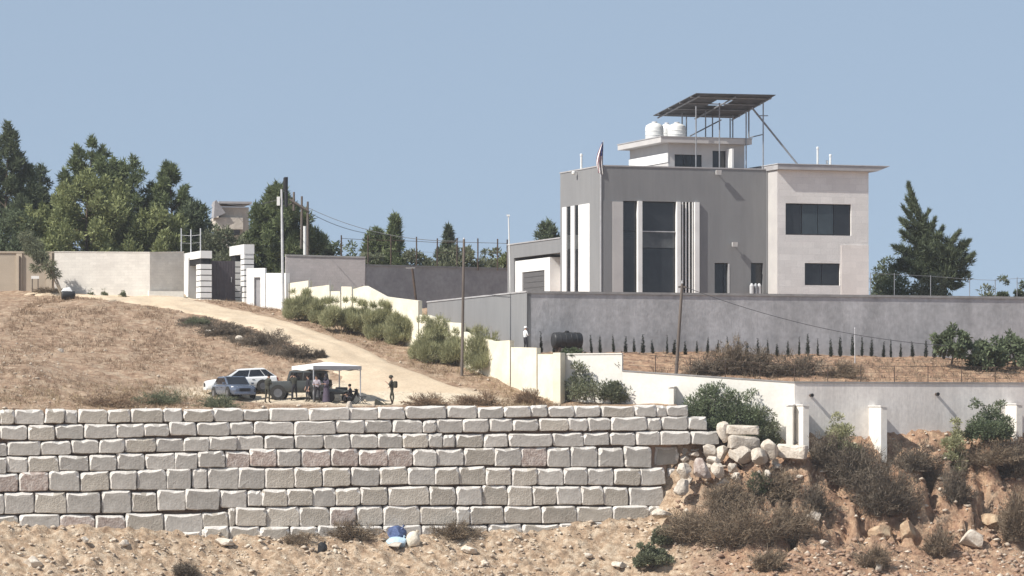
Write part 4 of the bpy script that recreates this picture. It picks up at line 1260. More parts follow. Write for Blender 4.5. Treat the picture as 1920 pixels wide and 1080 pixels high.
def tree(name, label, base, h, w, seed, m='pine', prof=None, n=9000, nl=34, lean=(0, 0), ln=.42, wd=.05, trunk=.16, group=None, up=.6, cr=(.45, .85), bark='bark', start=.1, cat='tree', fn=blades, shoots=True):
    nr = np.random.RandomState(seed); rg = random.Random(seed)
    prof = prof or [(0, .35), (.2, .9), (.45, 1), (.7, .7), (.9, .35), (1, .08)]
    o = thing(name, label, cat, base, 0, group)
    h = h * .93
    mb = MB()
    def axis_pt(t): return Vector((lean[0] * t * t + .12 * math.sin(5 * t + seed), lean[1] * t * t + .12 * math.cos(4 * t + seed), h * t))
    pts = [axis_pt(t) for t in np.linspace(0, .96, 9)]
    mb.tube([pts[0] - Vector((0, 0, .4))] + pts[1:], [trunk * (1.25 - t) for t in np.linspace(0, 1.1, 9)], 7)
    cl = []
    pt = np.array(prof)
    for i in range(nl):
        t = start + (1 - start) * ((i + rg.random()) / nl) ** .9
        rr = float(np.interp(t, pt[:, 0], pt[:, 1])) * w / 2 * rg.uniform(.55, 1.12)
        a = i * 2.4 + rg.uniform(-.5, .5)
        p0 = axis_pt(max(0.02, t - .10)); p1 = axis_pt(t) + Vector((math.cos(a) * rr, math.sin(a) * rr, rg.uniform(-.15, .35)))
        pm = p0.lerp(p1, .55) + Vector((0, 0, -.12 * rr))
        mb.tube([p0, pm, p1], [trunk * .42 * (1.1 - t), trunk * .28 * (1.1 - t), .015], 5)
        s = rg.uniform(*cr) * (.45 + .55 * float(np.interp(t, pt[:, 0], pt[:, 1])))
        cl.append((*p1, s))
        if shoots:
            for q_, r_ in ((.55, .5), (.95, .34), (1.3, .2)):
                cl.append((p1.x - q_ * s * .1, p1.y, p1.z + q_ * s, s * r_))
        if rr > .8:
            cl.append((*(p0.lerp(p1, .62) + Vector((rg.uniform(-.3, .3), rg.uniform(-.3, .3), .2))), s * .85))
    cl.append((*axis_pt(1.0), .22 * cr[1])); cl.append((*axis_pt(.93), .4 * cr[1]))
    mb.build('trunk', bark, o, fix=False)
    v, f = foliage(cl, int(n * 1.7), ln, wd * 1.25, nr, up, fn)
    link('crown', np_mesh('crown', v, f, m), o)
    return o
def bush(name, label, base, w, h, seed, m='shrub', n=2600, ln=.22, wd=.035, group=None, lumps=9, up=.5, dep=None, fn=leaves, cat='bush', lean=0, twig='bark'):
    nr = np.random.RandomState(seed); rg = random.Random(seed)
    o = thing(name, label, cat, base, 0, group)
    dep = dep or w * .8
    cl, mb = [], MB()
    for i in range(lumps):
        a = rg.uniform(0, 6.28); q = rg.random() ** .6
        z = h * rg.uniform(.22, .86) * (1 - .35 * q)
        p = Vector((math.cos(a) * q * w * .36 + lean * z, math.sin(a) * q * dep * .36, z))
        cl.append((*p, min(w, h) * rg.uniform(.17, .30)))
        mb.tube([(p.x * .15, p.y * .15, -.15), (p.x * .6, p.y * .6, z * .5), p], [.035, .025, .008], 5)
    for i in range(lumps):
        a = rg.uniform(0, 6.28); z = h * rg.uniform(.1, .35)
        cl.append((math.cos(a) * w * .34, math.sin(a) * dep * .34, z, min(w, h) * .17))
    for i in range(lumps // 2):
        cl.append((rg.uniform(-.3, .3) * w, rg.uniform(-.2, .2) * dep, h * rg.uniform(.8, .97), min(w, h) * .09))
    mb.build('stem', twig, o, fix=False)
    v, f = foliage(cl, n, ln, wd, nr, up, fn)
    link('foliage', np_mesh('foliage', v, f, m), o)
    return o
def dry_bush(name, label, base, w, h, seed, m='dry_bush', n=1500, group=None, cat='bush', ln=.5, wd=.012, dep=None):
    """bare bristly bush: stems fanning out from the root, fine twigs along them"""
    nr = np.random.RandomState(seed)
    o = thing(name, label, cat, base, 0, group)
    dep = dep or w * .8
    k = max(14, n // 60)
    d = nr.normal(size=(k, 3)); d[:, 2] = np.abs(d[:, 2]) * .9 + .35; d = unit(d)
    tip = d * np.array([w / 2, dep / 2, h]) * nr.uniform(.42, 1.12, (k, 1))
    root = nr.normal(size=(k, 3)) * np.array([w * .12, dep * .12, 0])
    v1, f1 = blades(root, unit(tip - root), np.linalg.norm(tip - root, axis=1), np.full(k, .018), nr)
    link('stem', np_mesh('stem', v1, f1, m), o)
    j = nr.randint(0, k, n); t = nr.rand(n) ** .55
    pos = root[j] + (tip - root)[j] * t[:, None] + nr.normal(size=(n, 3)) * np.array([w * .045, dep * .045, h * .04])
    pos[:, 2] = np.maximum(pos[:, 2], .0)
    dr = unit((tip - root)[j] + nr.normal(size=(n, 3)) * np.linalg.norm(tip, axis=1)[j][:, None] * .55)
    v2, f2 = blades(pos, dr, ln * nr.uniform(.4, 1.1, n), wd * nr.uniform(.7, 1.6, n), nr)
    link('twigs', np_mesh('twigs', v2, f2, m), o)
    return o
def tree_px(name, label, px, top, D, wpx, seed, **kw):
    b = on(px, D); zt = (HY - top) * D / F
    return tree(name, label, b, zt - b.z, wpx * D / F, seed, **kw)
CONE = [(0, .4), (.15, .85), (.35, 1), (.6, .68), (.8, .36), (1, .05)]
ROUND = [(0, .6), (.25, 1), (.6, .95), (.85, .6), (1, .2)]
T_L = 'pines behind the upper wall'
tree_px('pine_tree', 'dark tall pine at the left edge of the picture', 14, 222, 298, 170, 21, m='pine_dark', n=15000, nl=52, prof=CONE, cr=(.55, 1.0), group=T_L, start=.02)
tree_px('pine_tree', 'dark pine just behind the leftmost one, lower and to its right', 66, 300, 303, 90, 22, m='pine_dark', n=6000, prof=ROUND, group=T_L, start=.02)
tree_px('pine_tree', 'tall dark pine with twin tips in the middle of the left grove', 168, 252, 303, 185, 23, m='pine', n=13000, nl=46, prof=[(0, .5), (.3, .9), (.6, 1), (.8, .8), (.93, .4), (1, .06)], group=T_L)
tree_px('pine_tree', 'broad pine rising right of the twin tipped pine', 236, 284, 302, 150, 24, m='pine', n=10000, nl=40, prof=ROUND, group=T_L)
tree_px('pine_tree', 'pointed pine at the right end of the left grove', 322, 293, 300, 160, 25, m='pine', n=12000, nl=44, prof=CONE, group=T_L, start=.03)
tree_px('pine_tree', 'dark low pine filling the right flank of the left grove', 365, 372, 298, 80, 26, m='pine_dark', n=5000, prof=ROUND, group=T_L, start=.03)
tree_px('broadleaf_tree', 'yellow green bushy tree in front of the left grove, above the wall', 165, 322, 293, 215, 27, m='olive_green', n=16000, nl=50, prof=ROUND, ln=.36, wd=.06, cr=(.6, 1.05), start=.02, fn=leaves)
tree_px('broadleaf_tree', 'low olive green tree above the bright block wall', 300, 392, 292.5, 140, 28, m='olive_green', n=8000, nl=34, prof=ROUND, ln=.34, wd=.055, start=.02, fn=leaves)
tree_px('broadleaf_tree', 'rounded grey green tree at far left above the tan wall', 30, 386, 291, 110, 29, m='shrub', n=6000, prof=ROUND, start=.02, fn=leaves, ln=.3, wd=.05)
tree_px('pine_tree', 'big green pine behind the gate with the pole beside it', 520, 340, 296, 195, 30, m='pine', n=20000, nl=54, prof=CONE, cr=(.55, .95), start=.02)
tree_px('broadleaf_tree', 'dusty dark shrub tree above the gate between portal and ruin', 415, 428, 294, 110, 31, m='scrub', n=7000, nl=30, prof=ROUND, start=.02, fn=leaves, ln=.26, wd=.04)
tree_px('pine_tree', 'slim dark young pine right of the big pine', 610, 433, 312, 34, 32, m='pine_dark', n=2500, nl=20, prof=CONE, cr=(.3, .5), start=.02)
T_M = 'trees behind the dark back wall'
tree_px('pine_tree', 'green pine with pointed top behind the fenced dark wall', 740, 405, 305, 76, 33, m='pine', n=8000, nl=40, prof=CONE, group=T_M, start=.02)
tree_px('pine_tree', 'rounded pine left of the pointed one behind the fence', 705, 424, 306, 60, 34, m='pine', n=6000, nl=30, prof=ROUND, group=T_M, start=.02)
tree_px('pine_tree', 'small lopsided pine behind the fence near the wooden pole', 833, 415, 306, 54, 35, m='pine_dark', n=4500, nl=26, prof=CONE, group=T_M, lean=(.3, 0), cr=(.35, .6), start=.02)
tree_px('pine_tree', 'dark tree crown rising behind the garage roof', 1028, 414, 300, 70, 36, m='pine_dark', n=6000, nl=26, prof=ROUND, start=.02)
for k, (px, top, w_, mm, lab) in enumerate([(640, 455, 90, 'shrub', 'green scrub behind the block wall, left of the fenced dark wall'), (690, 470, 70, 'scrub', 'grey green scrub under the rounded pine behind the fence'), (790, 470, 80, 'scrub', 'grey scrub behind the fence between two small pines'), (850, 462, 80, 'scrub', 'grey green scrub behind the fence right of the lopsided pine'), (900, 462, 90, 'scrub', 'wide grey scrub behind the fence near the garage'), (940, 470, 60, 'olive_green', 'small yellow green scrub beside the garage corner'), (590, 462, 70, 'scrub', 'dark scrub at the right foot of the big pine')]):
    D = 300 + (k % 3) * 2; b = on(px, D)
    bush('scrub_bush', lab, b, w_ * 1.25 * D / F, max(1.2, (HY - top) * D / F - b.z), 60 + k, m=mm, n=13000, ln=.32, wd=.07, lumps=14, group='scrub behind the dark wall')
# right of the house
D = 275; b = on(1770, D)
ct = thing('windswept_conifer', 'ragged windswept conifer with a bent pointed top right of the house', 'tree', b)
def cl_(px, py, dy=0.0): return P(px, py, D) - b + Vector((0, dy, 0))
spine = [(1772, 552), (1768, 520), (1757, 480), (1738, 440), (1722, 400), (1710, 370), (1704, 346)]
m = MB(); m.tube([cl_(*q) for q in spine], [.2, .18, .15, .12, .08, .05, .02], 7)
nr = np.random.RandomState(9); V_, F_ = [], []; off = 0
def plume(pts, r0, n):
    """a feathery branch: needles along a curved path, swept with it"""
    global off
    p = np.array([tuple(q) for q in pts]); t = nr.rand(n) * (len(p) - 1.001); i = t.astype(int); f = (t - i)[:, None]
    d = p[i + 1] - p[i]; pos = p[i] * (1 - f) + p[i + 1] * f
    rr = r0 * (1 - .82 * (t / (len(p) - 1)) ** 1.2)
    pos = pos + unit(nr.normal(size=(n, 3))) * (rr * nr.rand(n) ** .5)[:, None]
    dr = unit(unit(d) + nr.normal(size=(n, 3)) * .42 + np.array([0, 0, .25]))
    v, f_ = blades(pos, dr, nr.uniform(.2, .5, n), nr.uniform(.025, .05, n), nr)
    V_.append(v); F_.append(f_ + off); off += len(v)
plume([cl_(*q) for q in spine[3:]], .42, 1500)
for (r_, tip, rad, n, dy) in [((1738, 440), (1692, 388), .30, 700, -.3), ((1745, 455), (1690, 412), .34, 800, .4), ((1750, 465), (1690, 436), .36, 800, -.5), ((1757, 485), (1676, 462), .36, 900, .2), ((1757, 490), (1684, 490), .4, 900, -.7), ((1765, 510), (1672, 500), .42, 900, .5),
                              ((1722, 400), (1700, 372), .22, 350, .3), ((1725, 415), (1742, 396), .2, 300, .2), ((1738, 440), (1752, 412), .26, 450, -.2), ((1745, 460), (1768, 428), .34, 700, .4), ((1757, 480), (1797, 436), .38, 900, -.3), ((1760, 490), (1818, 452), .36, 900, .3), ((1766, 510), (1823, 478), .36, 800, -.5),
                              ((1766, 515), (1812, 512), .4, 800, .2), ((1768, 525), (1800, 535), .4, 600, -.4), ((1764, 505), (1735, 470), .55, 1300, -.9), ((1766, 512), (1760, 462), .6, 1400, -1.0), ((1768, 520), (1785, 476), .55, 1200, .9), ((1766, 520), (1712, 515), .5, 1100, -.6)]:
    a_, c_ = cl_(*r_), cl_(*tip, dy); mid = a_.lerp(c_, .55) + Vector((0, 0, -.22))
    plume([a_, mid, c_], rad * 1.25, int(n * 1.3))
    m.tube([a_, mid, c_], [.06, .04, .012], 5)
v_, f_ = foliage([(*cl_(px_, py_, dy_), r_) for px_, py_, r_, dy_ in [(1722, 428, .5, 0), (1728, 452, .7, .3), (1740, 470, .9, -.3), (1712, 478, .7, .2), (1720, 505, .8, -.2), (1752, 492, 1.0, .2), (1780, 482, .9, -.2), (1800, 472, .6, .3), (1792, 500, .8, .2), (1770, 515, .9, -.4), (1745, 520, .8, 0), (1715, 400, .35, 0), (1695, 495, .6, 0), (1806, 520, .5, 0), (1700, 420, .35, 0), (1706, 445, .5, .3), (1742, 425, .4, .2), (1755, 445, .5, -.2), (1776, 455, .5, .2), (1808, 460, .4, 0), (1815, 490, .45, .2), (1690, 470, .45, 0), (1680, 505, .5, .2), (1712, 385, .28, 0)]], 8500, .4, .045, nr, .9)
V_.append(v_); F_.append(f_ + off)
m.build('trunk', 'bark', ct, fix=False)
link('crown', np_mesh('crown', np.concatenate(V_), np.concatenate(F_), 'pine_dark'), ct)
for k, (px, top, w_, mm, lab, D) in enumerate([(1655, 482, 60, 'pine_dark', 'dark bush against the right edge of the beige house', 281), (1690, 500, 90, 'shrub', 'green bush under the windswept conifer by the fence', 272), (1745, 512, 80, 'scrub', 'grey bush at the foot of the windswept conifer', 271), (1845, 535, 50, 'scrub', 'low round bush behind the right end of the grey wall', 285), (1882, 518, 24, 'pine_dark', 'small pale dark sapling behind the fence at the right', 283), (1912, 530, 20, 'pine_dark', 'tiny bush at the right edge above the grey wall', 284)]):
    b = on(px, D)
    bush('bush', lab, b, w_ * D / F, (HY - top) * D / F - b.z, 80 + k, m=mm, n=3000, ln=.28, wd=.045)
# leaning tree against the tan wall
D = 283.2
b = on(122, D)
lt = thing('leaning_tree', 'leaning thin trunked tree drooping over the tan wall', 'tree', b)
m = MB(); rg = random.Random(4)
tops = []
for i, (tx, tz, r) in enumerate([(-2.2, 3.4, .07), (-1.7, 3.1, .05), (-1.2, 2.4, .05), (-2.7, 3.7, .04), (-.9, 1.8, .035)]):
    q = Vector((tx, rg.uniform(-.3, .5), tz)); tops.append(q)
    m.tube([(rg.uniform(-.15, .15), 0, -.2), (tx * .45, .05, tz * .5), q], [r, r * .8, r * .4], 6)
m.build('trunk', 'bark_pale', lt, fix=False)
v, f = foliage([(*q, .55) for q in tops] + [(-2.5, .5, 4.0, .8), (-1.9, .3, 3.1, .6), (-3.0, .6, 4.6, .6), (-2.2, .2, 2.3, .5)], 3800, .3, .03, np.random.RandomState(7), -.5)
link('crown', np_mesh('crown', v, f, 'scrub'), lt)
# shrubs along the cream wall and the white walls (base pixel, size in pixels)
SH = [('shrub', 568, 600, 50, 58, 'sage', 'grey green shrub at the upper end of the cream wall'),
      ('shrub', 601, 606, 26, 44, 'sage', 'small pale shrub between the two upper shrubs by the cream wall'),
      ('shrub', 640, 622, 58, 66, 'sage', 'rounded grey green shrub on the verge, second down the cream wall'),
      ('shrub', 682, 628, 48, 66, 'sage', 'grey green shrub in the middle of the verge hedge'),
      ('shrub', 713, 640, 40, 74, 'sage', 'tall narrow shrub before the step of the cream wall'),
      ('shrub', 752, 646, 40, 58, 'sage', 'shrub under the lower end of the upper cream wall'),
      ('shrub', 815, 676, 66, 84, 'sage', 'large grey green shrub below the break in the cream wall'),
      ('shrub', 858, 684, 46, 66, 'sage', 'shrub at the foot of the bare wooden pole'),
      ('shrub', 905, 700, 58, 86, 'sage', 'pale twiggy shrub hanging over the lower cream wall')]
for k, (nm, px, py, w_, h_, mm, lab) in enumerate(SH):
    b = G(px, py); s = b.y / F
    bush(nm, lab, b, w_ * s * 1.6, h_ * s * 1.0, 100 + k, m=mm, n=11000, ln=.36, wd=.022, up=1.5, fn=blades, group='shrubs along the cream wall', lumps=12, twig='bark_pale')
for k, (nm, px, py, w_, h_, mm, lab, D) in enumerate([
      ('shrub', 1118, 760, 160, 80, 'scrub', 'wide grey green shrub in front of the white wall beside the cream pillar', 243.8),
      ('shrub', 1075, 758, 70, 66, 'shrub', 'darker shrub in the shade of the cream end pillar', 244.4),
      ('shrub', 1150, 760, 60, 46, 'scrub', 'low right lobe of shrubs in front of the white wall', 243.0),
      ('shrub', 1330, 800, 110, 84, 'shrub', 'dark green shrub before the white wall at the end of the block wall', 241.0),
      ('shrub', 1392, 806, 90, 80, 'shrub', 'leafy green shrub left of the pale buttress', 240.4),
      ('shrub', 1440, 822, 56, 60, 'scrub', 'brownish green shrub touching the pale buttress', 239.6),
      ('shrub', 1854, 836, 100, 86, 'shrub', 'round green bush in front of the retaining wall at the right', 241.6),
      ('shrub', 1788, 838, 50, 54, 'sage', 'yellowish shrub left of the round green bush', 241.0),
      ('shrub', 1582, 838, 70, 62, 'sage', 'pale yellow green shrub between two buttresses', 239.4),
      ('shrub', 1425, 930, 46, 42, 'pine_dark', 'small dark green bush on the earth bank', 236.2),
      ('shrub', 1245, 1018, 50, 30, 'scrub', 'small green bush at the foot of the boulder wall end', None),
      ('shrub', 1225, 1060, 90, 40, 'scrub', 'low grey green bush in the foreground below the boulder wall end', None)]):
    b = on(px, D) if D else G(px, py); s = b.y / F
    hh = (HY - (py - h_)) * s - b.z if D else h_ * s
    bush(nm, lab, b, w_ * s, max(hh, .7), 130 + k, m=mm, n=8000 if w_ > 80 else 3800, ln=.22, wd=.035, lumps=14 if w_ > 80 else 8)
# trees on the terrace at the right
for k, (px, base, w_, h_, lab) in enumerate([(1785, 690, 78, 76, 'small leafy tree with a bare stem on the terrace at the right'), (1850, 694, 66, 50, 'bushy low tree on the terrace right of the leafy one'), (1900, 692, 76, 62, 'dark bushy tree on the terrace at the right edge')]):
    b = G(px, base, 244, 262); s = b.y / F
    tree('orchard_tree', lab, b, h_ * s, w_ * s, 150 + k, m='shrub', n=1500, nl=24, prof=ROUND, ln=.32, wd=.055, cr=(.18, .32), trunk=.07, start=.25 if k == 0 else .1, group='small trees on the terrace', up=.1, fn=leaves)
# dry bushes: (px, base, width, height, material, label)
DRY = [(1390, 1020, 240, 90, 'dry_bush', 'wide brown thorn thicket at the foot of the earth bank'),
       (1300, 1008, 120, 60, 'dry_bush', 'left lobe of the brown thicket below the boulder wall'),
       (1480, 1010, 130, 70, 'dry_bush', 'right lobe of the brown thicket on the earth bank'),
       (1655, 962, 150, 100, 'dry_dark', 'dark dry bush overhanging the middle of the red bank'),
       (1600, 905, 120, 80, 'dry_dark', 'dark dry bush under the retaining wall on the bank top'),
       (1545, 880, 80, 70, 'dry_dark', 'dry bush in the shadow of the first buttress'),
       (1720, 880, 120, 50, 'dry_dark', 'dry brown bush below the middle buttress'),
       (1795, 940, 70, 80, 'dry_dark', 'dark dry bush hanging over the right gully'),
       (1860, 868, 130, 44, 'dry_bush', 'brown bush along the bank top below the round green bush'),
       (1900, 890, 80, 70, 'dry_dark', 'dark scrub at the right edge of the bank top'),
       (1530, 970, 70, 70, 'dry_dark', 'dark bush in the left gully of the bank'),
       (1450, 935, 120, 60, 'dry_bush', 'brown scrub on the upper bank below the flat pale block'),
       (1370, 960, 120, 60, 'dry_bush', 'brown scrub on the bank behind the wide thicket'),
       (1740, 910, 90, 50, 'dry_bush', 'brown scrub on the bank between the two gullies'),
       (1640, 1062, 90, 46, 'dry_bush', 'low brown bush in the right foreground'),
       (1760, 1040, 80, 50, 'dry_bush', 'grey brown bush left of the pale boulder in the foreground'),
       (1440, 1066, 80, 36, 'dry_bush', 'small brown bush in the foreground right of centre'),
       (1905, 1012, 70, 90, 'dry_bush', 'grey twiggy bush at the lower right edge'),
       (1400, 712, 150, 50, 'dry_dark', 'dark brown bramble mass on the terrace behind the leaning pole'),
       (1330, 705, 110, 42, 'dry_dark', 'brown bramble on the terrace just right of the leaning pole'),
       (1490, 715, 130, 44, 'dry_dark', 'brown bramble on the terrace above the wall corner'),
       (1580, 716, 90, 30, 'dry_bush', 'low dry bush by the terrace fence'),
       (1372, 700, 80, 62, 'dry_bush', 'tallest dry bush on the terrace in front of the saplings'),
       (660, 1010, 120, 42, 'dry_bush', 'dry brown weeds at the foot of the block wall near the bags'),
       (850, 1010, 110, 36, 'dry_bush', 'dry weeds at the foot of the block wall right of the bags'),
       (560, 1018, 90, 26, 'dry_bush', 'low weeds at the foot of the block wall left of the bags'),
       (345, 1080, 50, 30, 'dry_dark', 'dark tuft at the bottom edge left of centre'),
       (200, 762, 180, 28, 'straw_brown', 'dry brush along the top of the block wall at the left'),
       (300, 758, 130, 30, 'scrub', 'greyish brush on the wall top left of the parked cars'),
       (410, 764, 90, 24, 'scrub', 'low grey brush in front of the silver car'),
       (800, 760, 90, 24, 'straw_brown', 'dry grass clump right of the standing soldier'),
       (900, 760, 120, 26, 'straw_brown', 'long dry grass patch on the wall top right of centre'),
       (990, 760, 70, 30, 'straw_brown', 'dry grass mound at the foot of the cream wall'),
       (600, 672, 26, 16, 'dry_dark', 'small dark bush at the road edge behind the tent'),
       (420, 625, 120, 22, 'dry_dark', 'dark dry brush strip along the left road edge'),
       (500, 645, 110, 26, 'dry_dark', 'darker brush farther down the left road edge'),
       (556, 668, 80, 24, 'dry_dark', 'brush at the lower end of the left road edge'),
       (370, 608, 60, 14, 'scrub', 'small green brush at the upper left road edge'),
       (90, 548, 70, 10, 'dry_bush', 'brush at the foot of the tan wall')]
for k, (px, py, w_, h_, mm, lab) in enumerate(DRY):
    b = G(px, py, 244, 262) if 'terrace' in lab else G(px, py); s = b.y / F
    big = w_ * h_ > 6000
    dry_bush('dry_bush', lab, b - Vector((0, 0, .1)), w_ * s * 1.05, h_ * s * 1.1, 200 + k, m=mm, n=11000 if big else 4200, ln=.42 if h_ > 35 else .28, wd=.016, dep=min(w_ * s * .8, 3.0))
# cypress saplings along the grey wall
sv, sf = foliage([(0, 0, z, .085 * (1 - (z / 1.35) ** 1.5) + .025) for z in np.linspace(.08, 1.3, 11)], 420, .11, .018, np.random.RandomState(3), 1.6)
smesh = np_mesh('crown', sv, sf, 'cypress')
tm = MB(); tm.tube([(0, 0, -.2), (0, 0, 1.0)], [.03, .012], 5); tmesh = tm.mesh('trunk', 'bark')
rg = random.Random(8)
for k, px in enumerate([1017, 1036, 1092, 1110, 1128, 1151, 1170, 1187, 1208, 1226, 1251, 1265, 1286, 1308, 1328, 1348, 1366, 1385, 1398, 1419, 1439, 1457, 1478, 1497, 1517, 1535, 1556, 1575, 1598, 1617, 1632, 1657, 1673, 1690, 1712, 1734, 1753, 1772]):
    px += rg.uniform(-3, 3); u = PF.u(px, -.9); x, y = PF.w(u, -.9)
    hgt = rg.uniform(.62, 1.08)
    o = thing('cypress_sapling', 'thin dark cypress sapling in the row along the tall grey wall', 'sapling', (x, y, H1(x, y)), rg.uniform(0, 6), 'cypress saplings along the grey wall')
    o.scale = (rg.uniform(.7, 1.4), rg.uniform(.7, 1.4), hgt)
    o.rotation_euler[1] = rg.uniform(-.12, .12)
    link('trunk', tmesh, o); link('crown', smesh, o)
# small weeds by the bright block wall
for k, px in enumerate((170, 197, 230)):
    b = on(px, 284.2); bush('weed', 'small green weed at the foot of the bright block wall, %s' % ['left one', 'middle one', 'right one'][k], b, .5, .6, 300 + k, m='scrub', n=300, ln=.16, wd=.025, lumps=4, cat='plant')

# ------------------------------------------------------------------ poles, wires, fences
def pole(name, label, px0, py0, px1, py1, D, r0, r1, m='wood_pole', D1=None, base=None):
    a = P(px0, py0, D); b = P(px1, py1, D1 or D)
    o = thing(name, label, 'pole', a)
    foot = min(-.4, H1(a.x, a.y) - a.z - .3)
    mb = MB(); mb.tube([(b - a) * (foot / (b - a).z), (b - a) * .5, b - a], [r0, (r0 + r1) / 2, r1], 10); mb.build('shaft', m, o, smooth=50)
    return o, b - a
o, t = pole('utility_pole', 'leaning dark wooden pole standing in front of the white wall', 1264, 757, 1279, 532, 242.6, .13, .09)
m = MB(); m.box((-.25, -.05, -.12), (.25, .05, 0)); k = m.build('crossbar', 'wood_pole', o); k.location = t - Vector((0, 0, .15))
m = MB(); m.lathe([(.05, 0), (.07, .05), (.04, .1), (.06, .15), (.03, .2)], n=10); k = m.build('insulator', 'galv', o); k.location = t
o, t = pole('utility_pole', 'bare grey wooden pole rising beside the side wall shrubs', 867, 640, 870, 449, 251.2, .11, .08)
m = MB(); m.lathe([(.05, 0), (.07, .05), (.03, .12)], n=10); k = m.build('insulator', 'galv', o); k.location = t
o, t = pole('metal_pole', 'grey metal pole with lamp at the corner of the gate wall', 531, 585, 528, 355, 277.0, .13, .08, 'galv')
m = MB(); m.box((-.35, -.12, -1.2), (-.12, .1, -.55)); k = m.build('meter_box', 'tank_white', o); k.location = t
m = MB(); m.lathe([(.16, 0), (.17, .3), (.15, .95), (.05, 1.0)], n=10); k = m.build('transformer', 'dark_frame', o); k.location = t + Vector((.28, 0, -.1))
o = thing('power_pole_frame', 'dark three post power line frame above the block wall beside the big pine', 'pole', P(572, 478, 289))
bs = P(572, 478, 289)
for a0, a1, mm in [((577, 478), (577, 378), 'wood_pole'), ((565, 466), (566, 368), 'wood_pole'), ((551, 395), (551, 360), 'wood_pole')]:
    m = MB(); m.tube([P(*a0, 289) - bs, P(*a1, 289) - bs], [.11, .08], 8); m.build('post', mm, o)
m = MB(); m.tube([P(543, 374, 289) - bs + Vector((0, -.14, 0)), P(579, 396, 289) - bs + Vector((0, -.14, 0))], .085, 8); m.build('crossarm', 'wood_pole', o)
m = MB(); m.tube([P(571.5, 482, 288.6) - bs, P(571.5, 424, 288.6) - bs], .12, 10); m.build('white_sleeve', 'tank_white', o)
m = MB(); m.tube([P(536.5, 388, 289) - bs, P(536.5, 332, 289) - bs], [.13, .15], 10); m.build('insulator_stack', 'dark_frame', o)
m = MB(); m.tube([P(536.5, 386, 289) - bs + Vector((0, 0.02, 0)), P(551, 380, 289) - bs], .05, 6); m.build('arm', 'wood_pole', o)
o, t = pole('metal_pole', 'thin white pole at the left corner of the garage', 955, 462, 953.5, 404, 276.5, .06, .045, 'tank_white')
m = MB(); m.box((-.14, -.08, -.06), (.1, .08, .06)); k = m.build('lamp', 'tank_white', o); k.location = t
for px, lab in [(778, 'dark iron post on the shaded back wall')]:
    o, t = pole('metal_post', lab, 780, 562, 773, 503, 279.5, .09, .09, 'rust')
    m = MB(); m.box((-.5, -.06, -.02), (.2, .06, .06)); k = m.build('plate', 'coping', o); k.location = t
def cable(label, a, b, sag, r=.022):
    o = thing('cable', label, 'cable', a)
    pts = []
    for i in range(25):
        t = i / 24; p = a.lerp(b, t) - a; p.z -= sag * 4 * t * (1 - t); pts.append(p)
    m = MB(); m.tube(pts, r, 5); m.build('wire', 'cable', o)
cable('upper power line running right from the power pole frame', P(579, 390, 289), P(870, 452, 251.2), .7)
cable('lower power line running right from the power pole frame', P(579, 398, 289), P(735, 440, 305), .5)
cable('power line running left from the metal pole to the ruined building', P(528, 372, 277), P(425, 382, 330), .3)
cable('cable sagging from the leaning pole across the tall grey wall', P(1279, 536, 242.6), P(1775, 648, 251), .7, .02)
o, t = pole('metal_post', 'thin post holding the cable in front of the saplings', 1603, 680, 1603, 617, 250, .035, .03, 'galv')
m = MB(); m.lathe([(.05, 0), (.06, .06), (.02, .1)], n=8); k = m.build('insulator', 'galv', o); k.location = t
def fence(name, label, pts, tops, m='rust', r=.035, wires=(0.97, .66, .35, .06), wr=.008):
    """posts at points (px, base py, D) with top rows; wires between"""
    a0 = P(*pts[0]); o = thing(name, label, 'fence', a0)
    B = [P(*q) - a0 for q in pts]; T_ = [P(q[0], t, q[2]) - a0 for q, t in zip(pts, tops)]
    for b, t in zip(B, T_):
        k = MB(); k.tube([b - Vector((0, 0, .3)), t], r, 6); k.build('post', m, o)
    for i, w_ in enumerate(wires):
        k = MB()
        for j in range(len(B) - 1):
            k.tube([B[j].lerp(T_[j], w_), B[j + 1].lerp(T_[j + 1], w_)], wr if i else wr * 2.2, 4)
        k.build('top_rail' if i == 0 else 'wire', m, o)
    return o
xs = [640, 690, 733, 781, 820, 857, 896, 933, 951]
fence('wire_fence', 'dark wire fence on top of the shaded back wall', [(x, 500 if x > 680 else 480, 287 if x > 680 else 283.5) for x in xs], [441, 441, 442, 444, 447, 446, 447, 448, 449], r=.06, wires=(.85, .5))
fence('wire_fence', 'grey metal fence above the wall by the left gate portal', [(340, 474, 287.6), (358, 474, 287.3), (376, 472, 287)], [428, 430, 428], 'galv', .05, (.72, .4))
xs = [1632, 1677, 1745, 1818, 1866, 1907, 1955, 2010]
fence('wire_fence', 'thin wire fence above the grey wall right of the house', [(x, 556, PF.D(PF.u(x, 1.5), 1.5)) for x in xs], [511, 512, 516, 522, 524, 520, 522, 523], 'steel', .03, (.95,), .006)
ps = []
for px in [1165, 1229, 1294, 1360, 1425, 1490, 1552, 1614, 1677, 1740, 1803, 1866, 1930, 1990]:
    k = (px - HX) / F; D = 244.0
    for _ in range(20): D = float(qy(np.array(k * D))) + .15
    zt = np.interp(px, [1165, 1490, 1920], [696, 718, 722]); ps.append((px, zt - 2, D))
fence('wire_fence', 'rusty wire fence along the top of the lower retaining walls', ps, [q[1] - (32 if q[0] > 1170 else 36) for q in ps], 'rust', .032, (.97, .6, .3), .007)
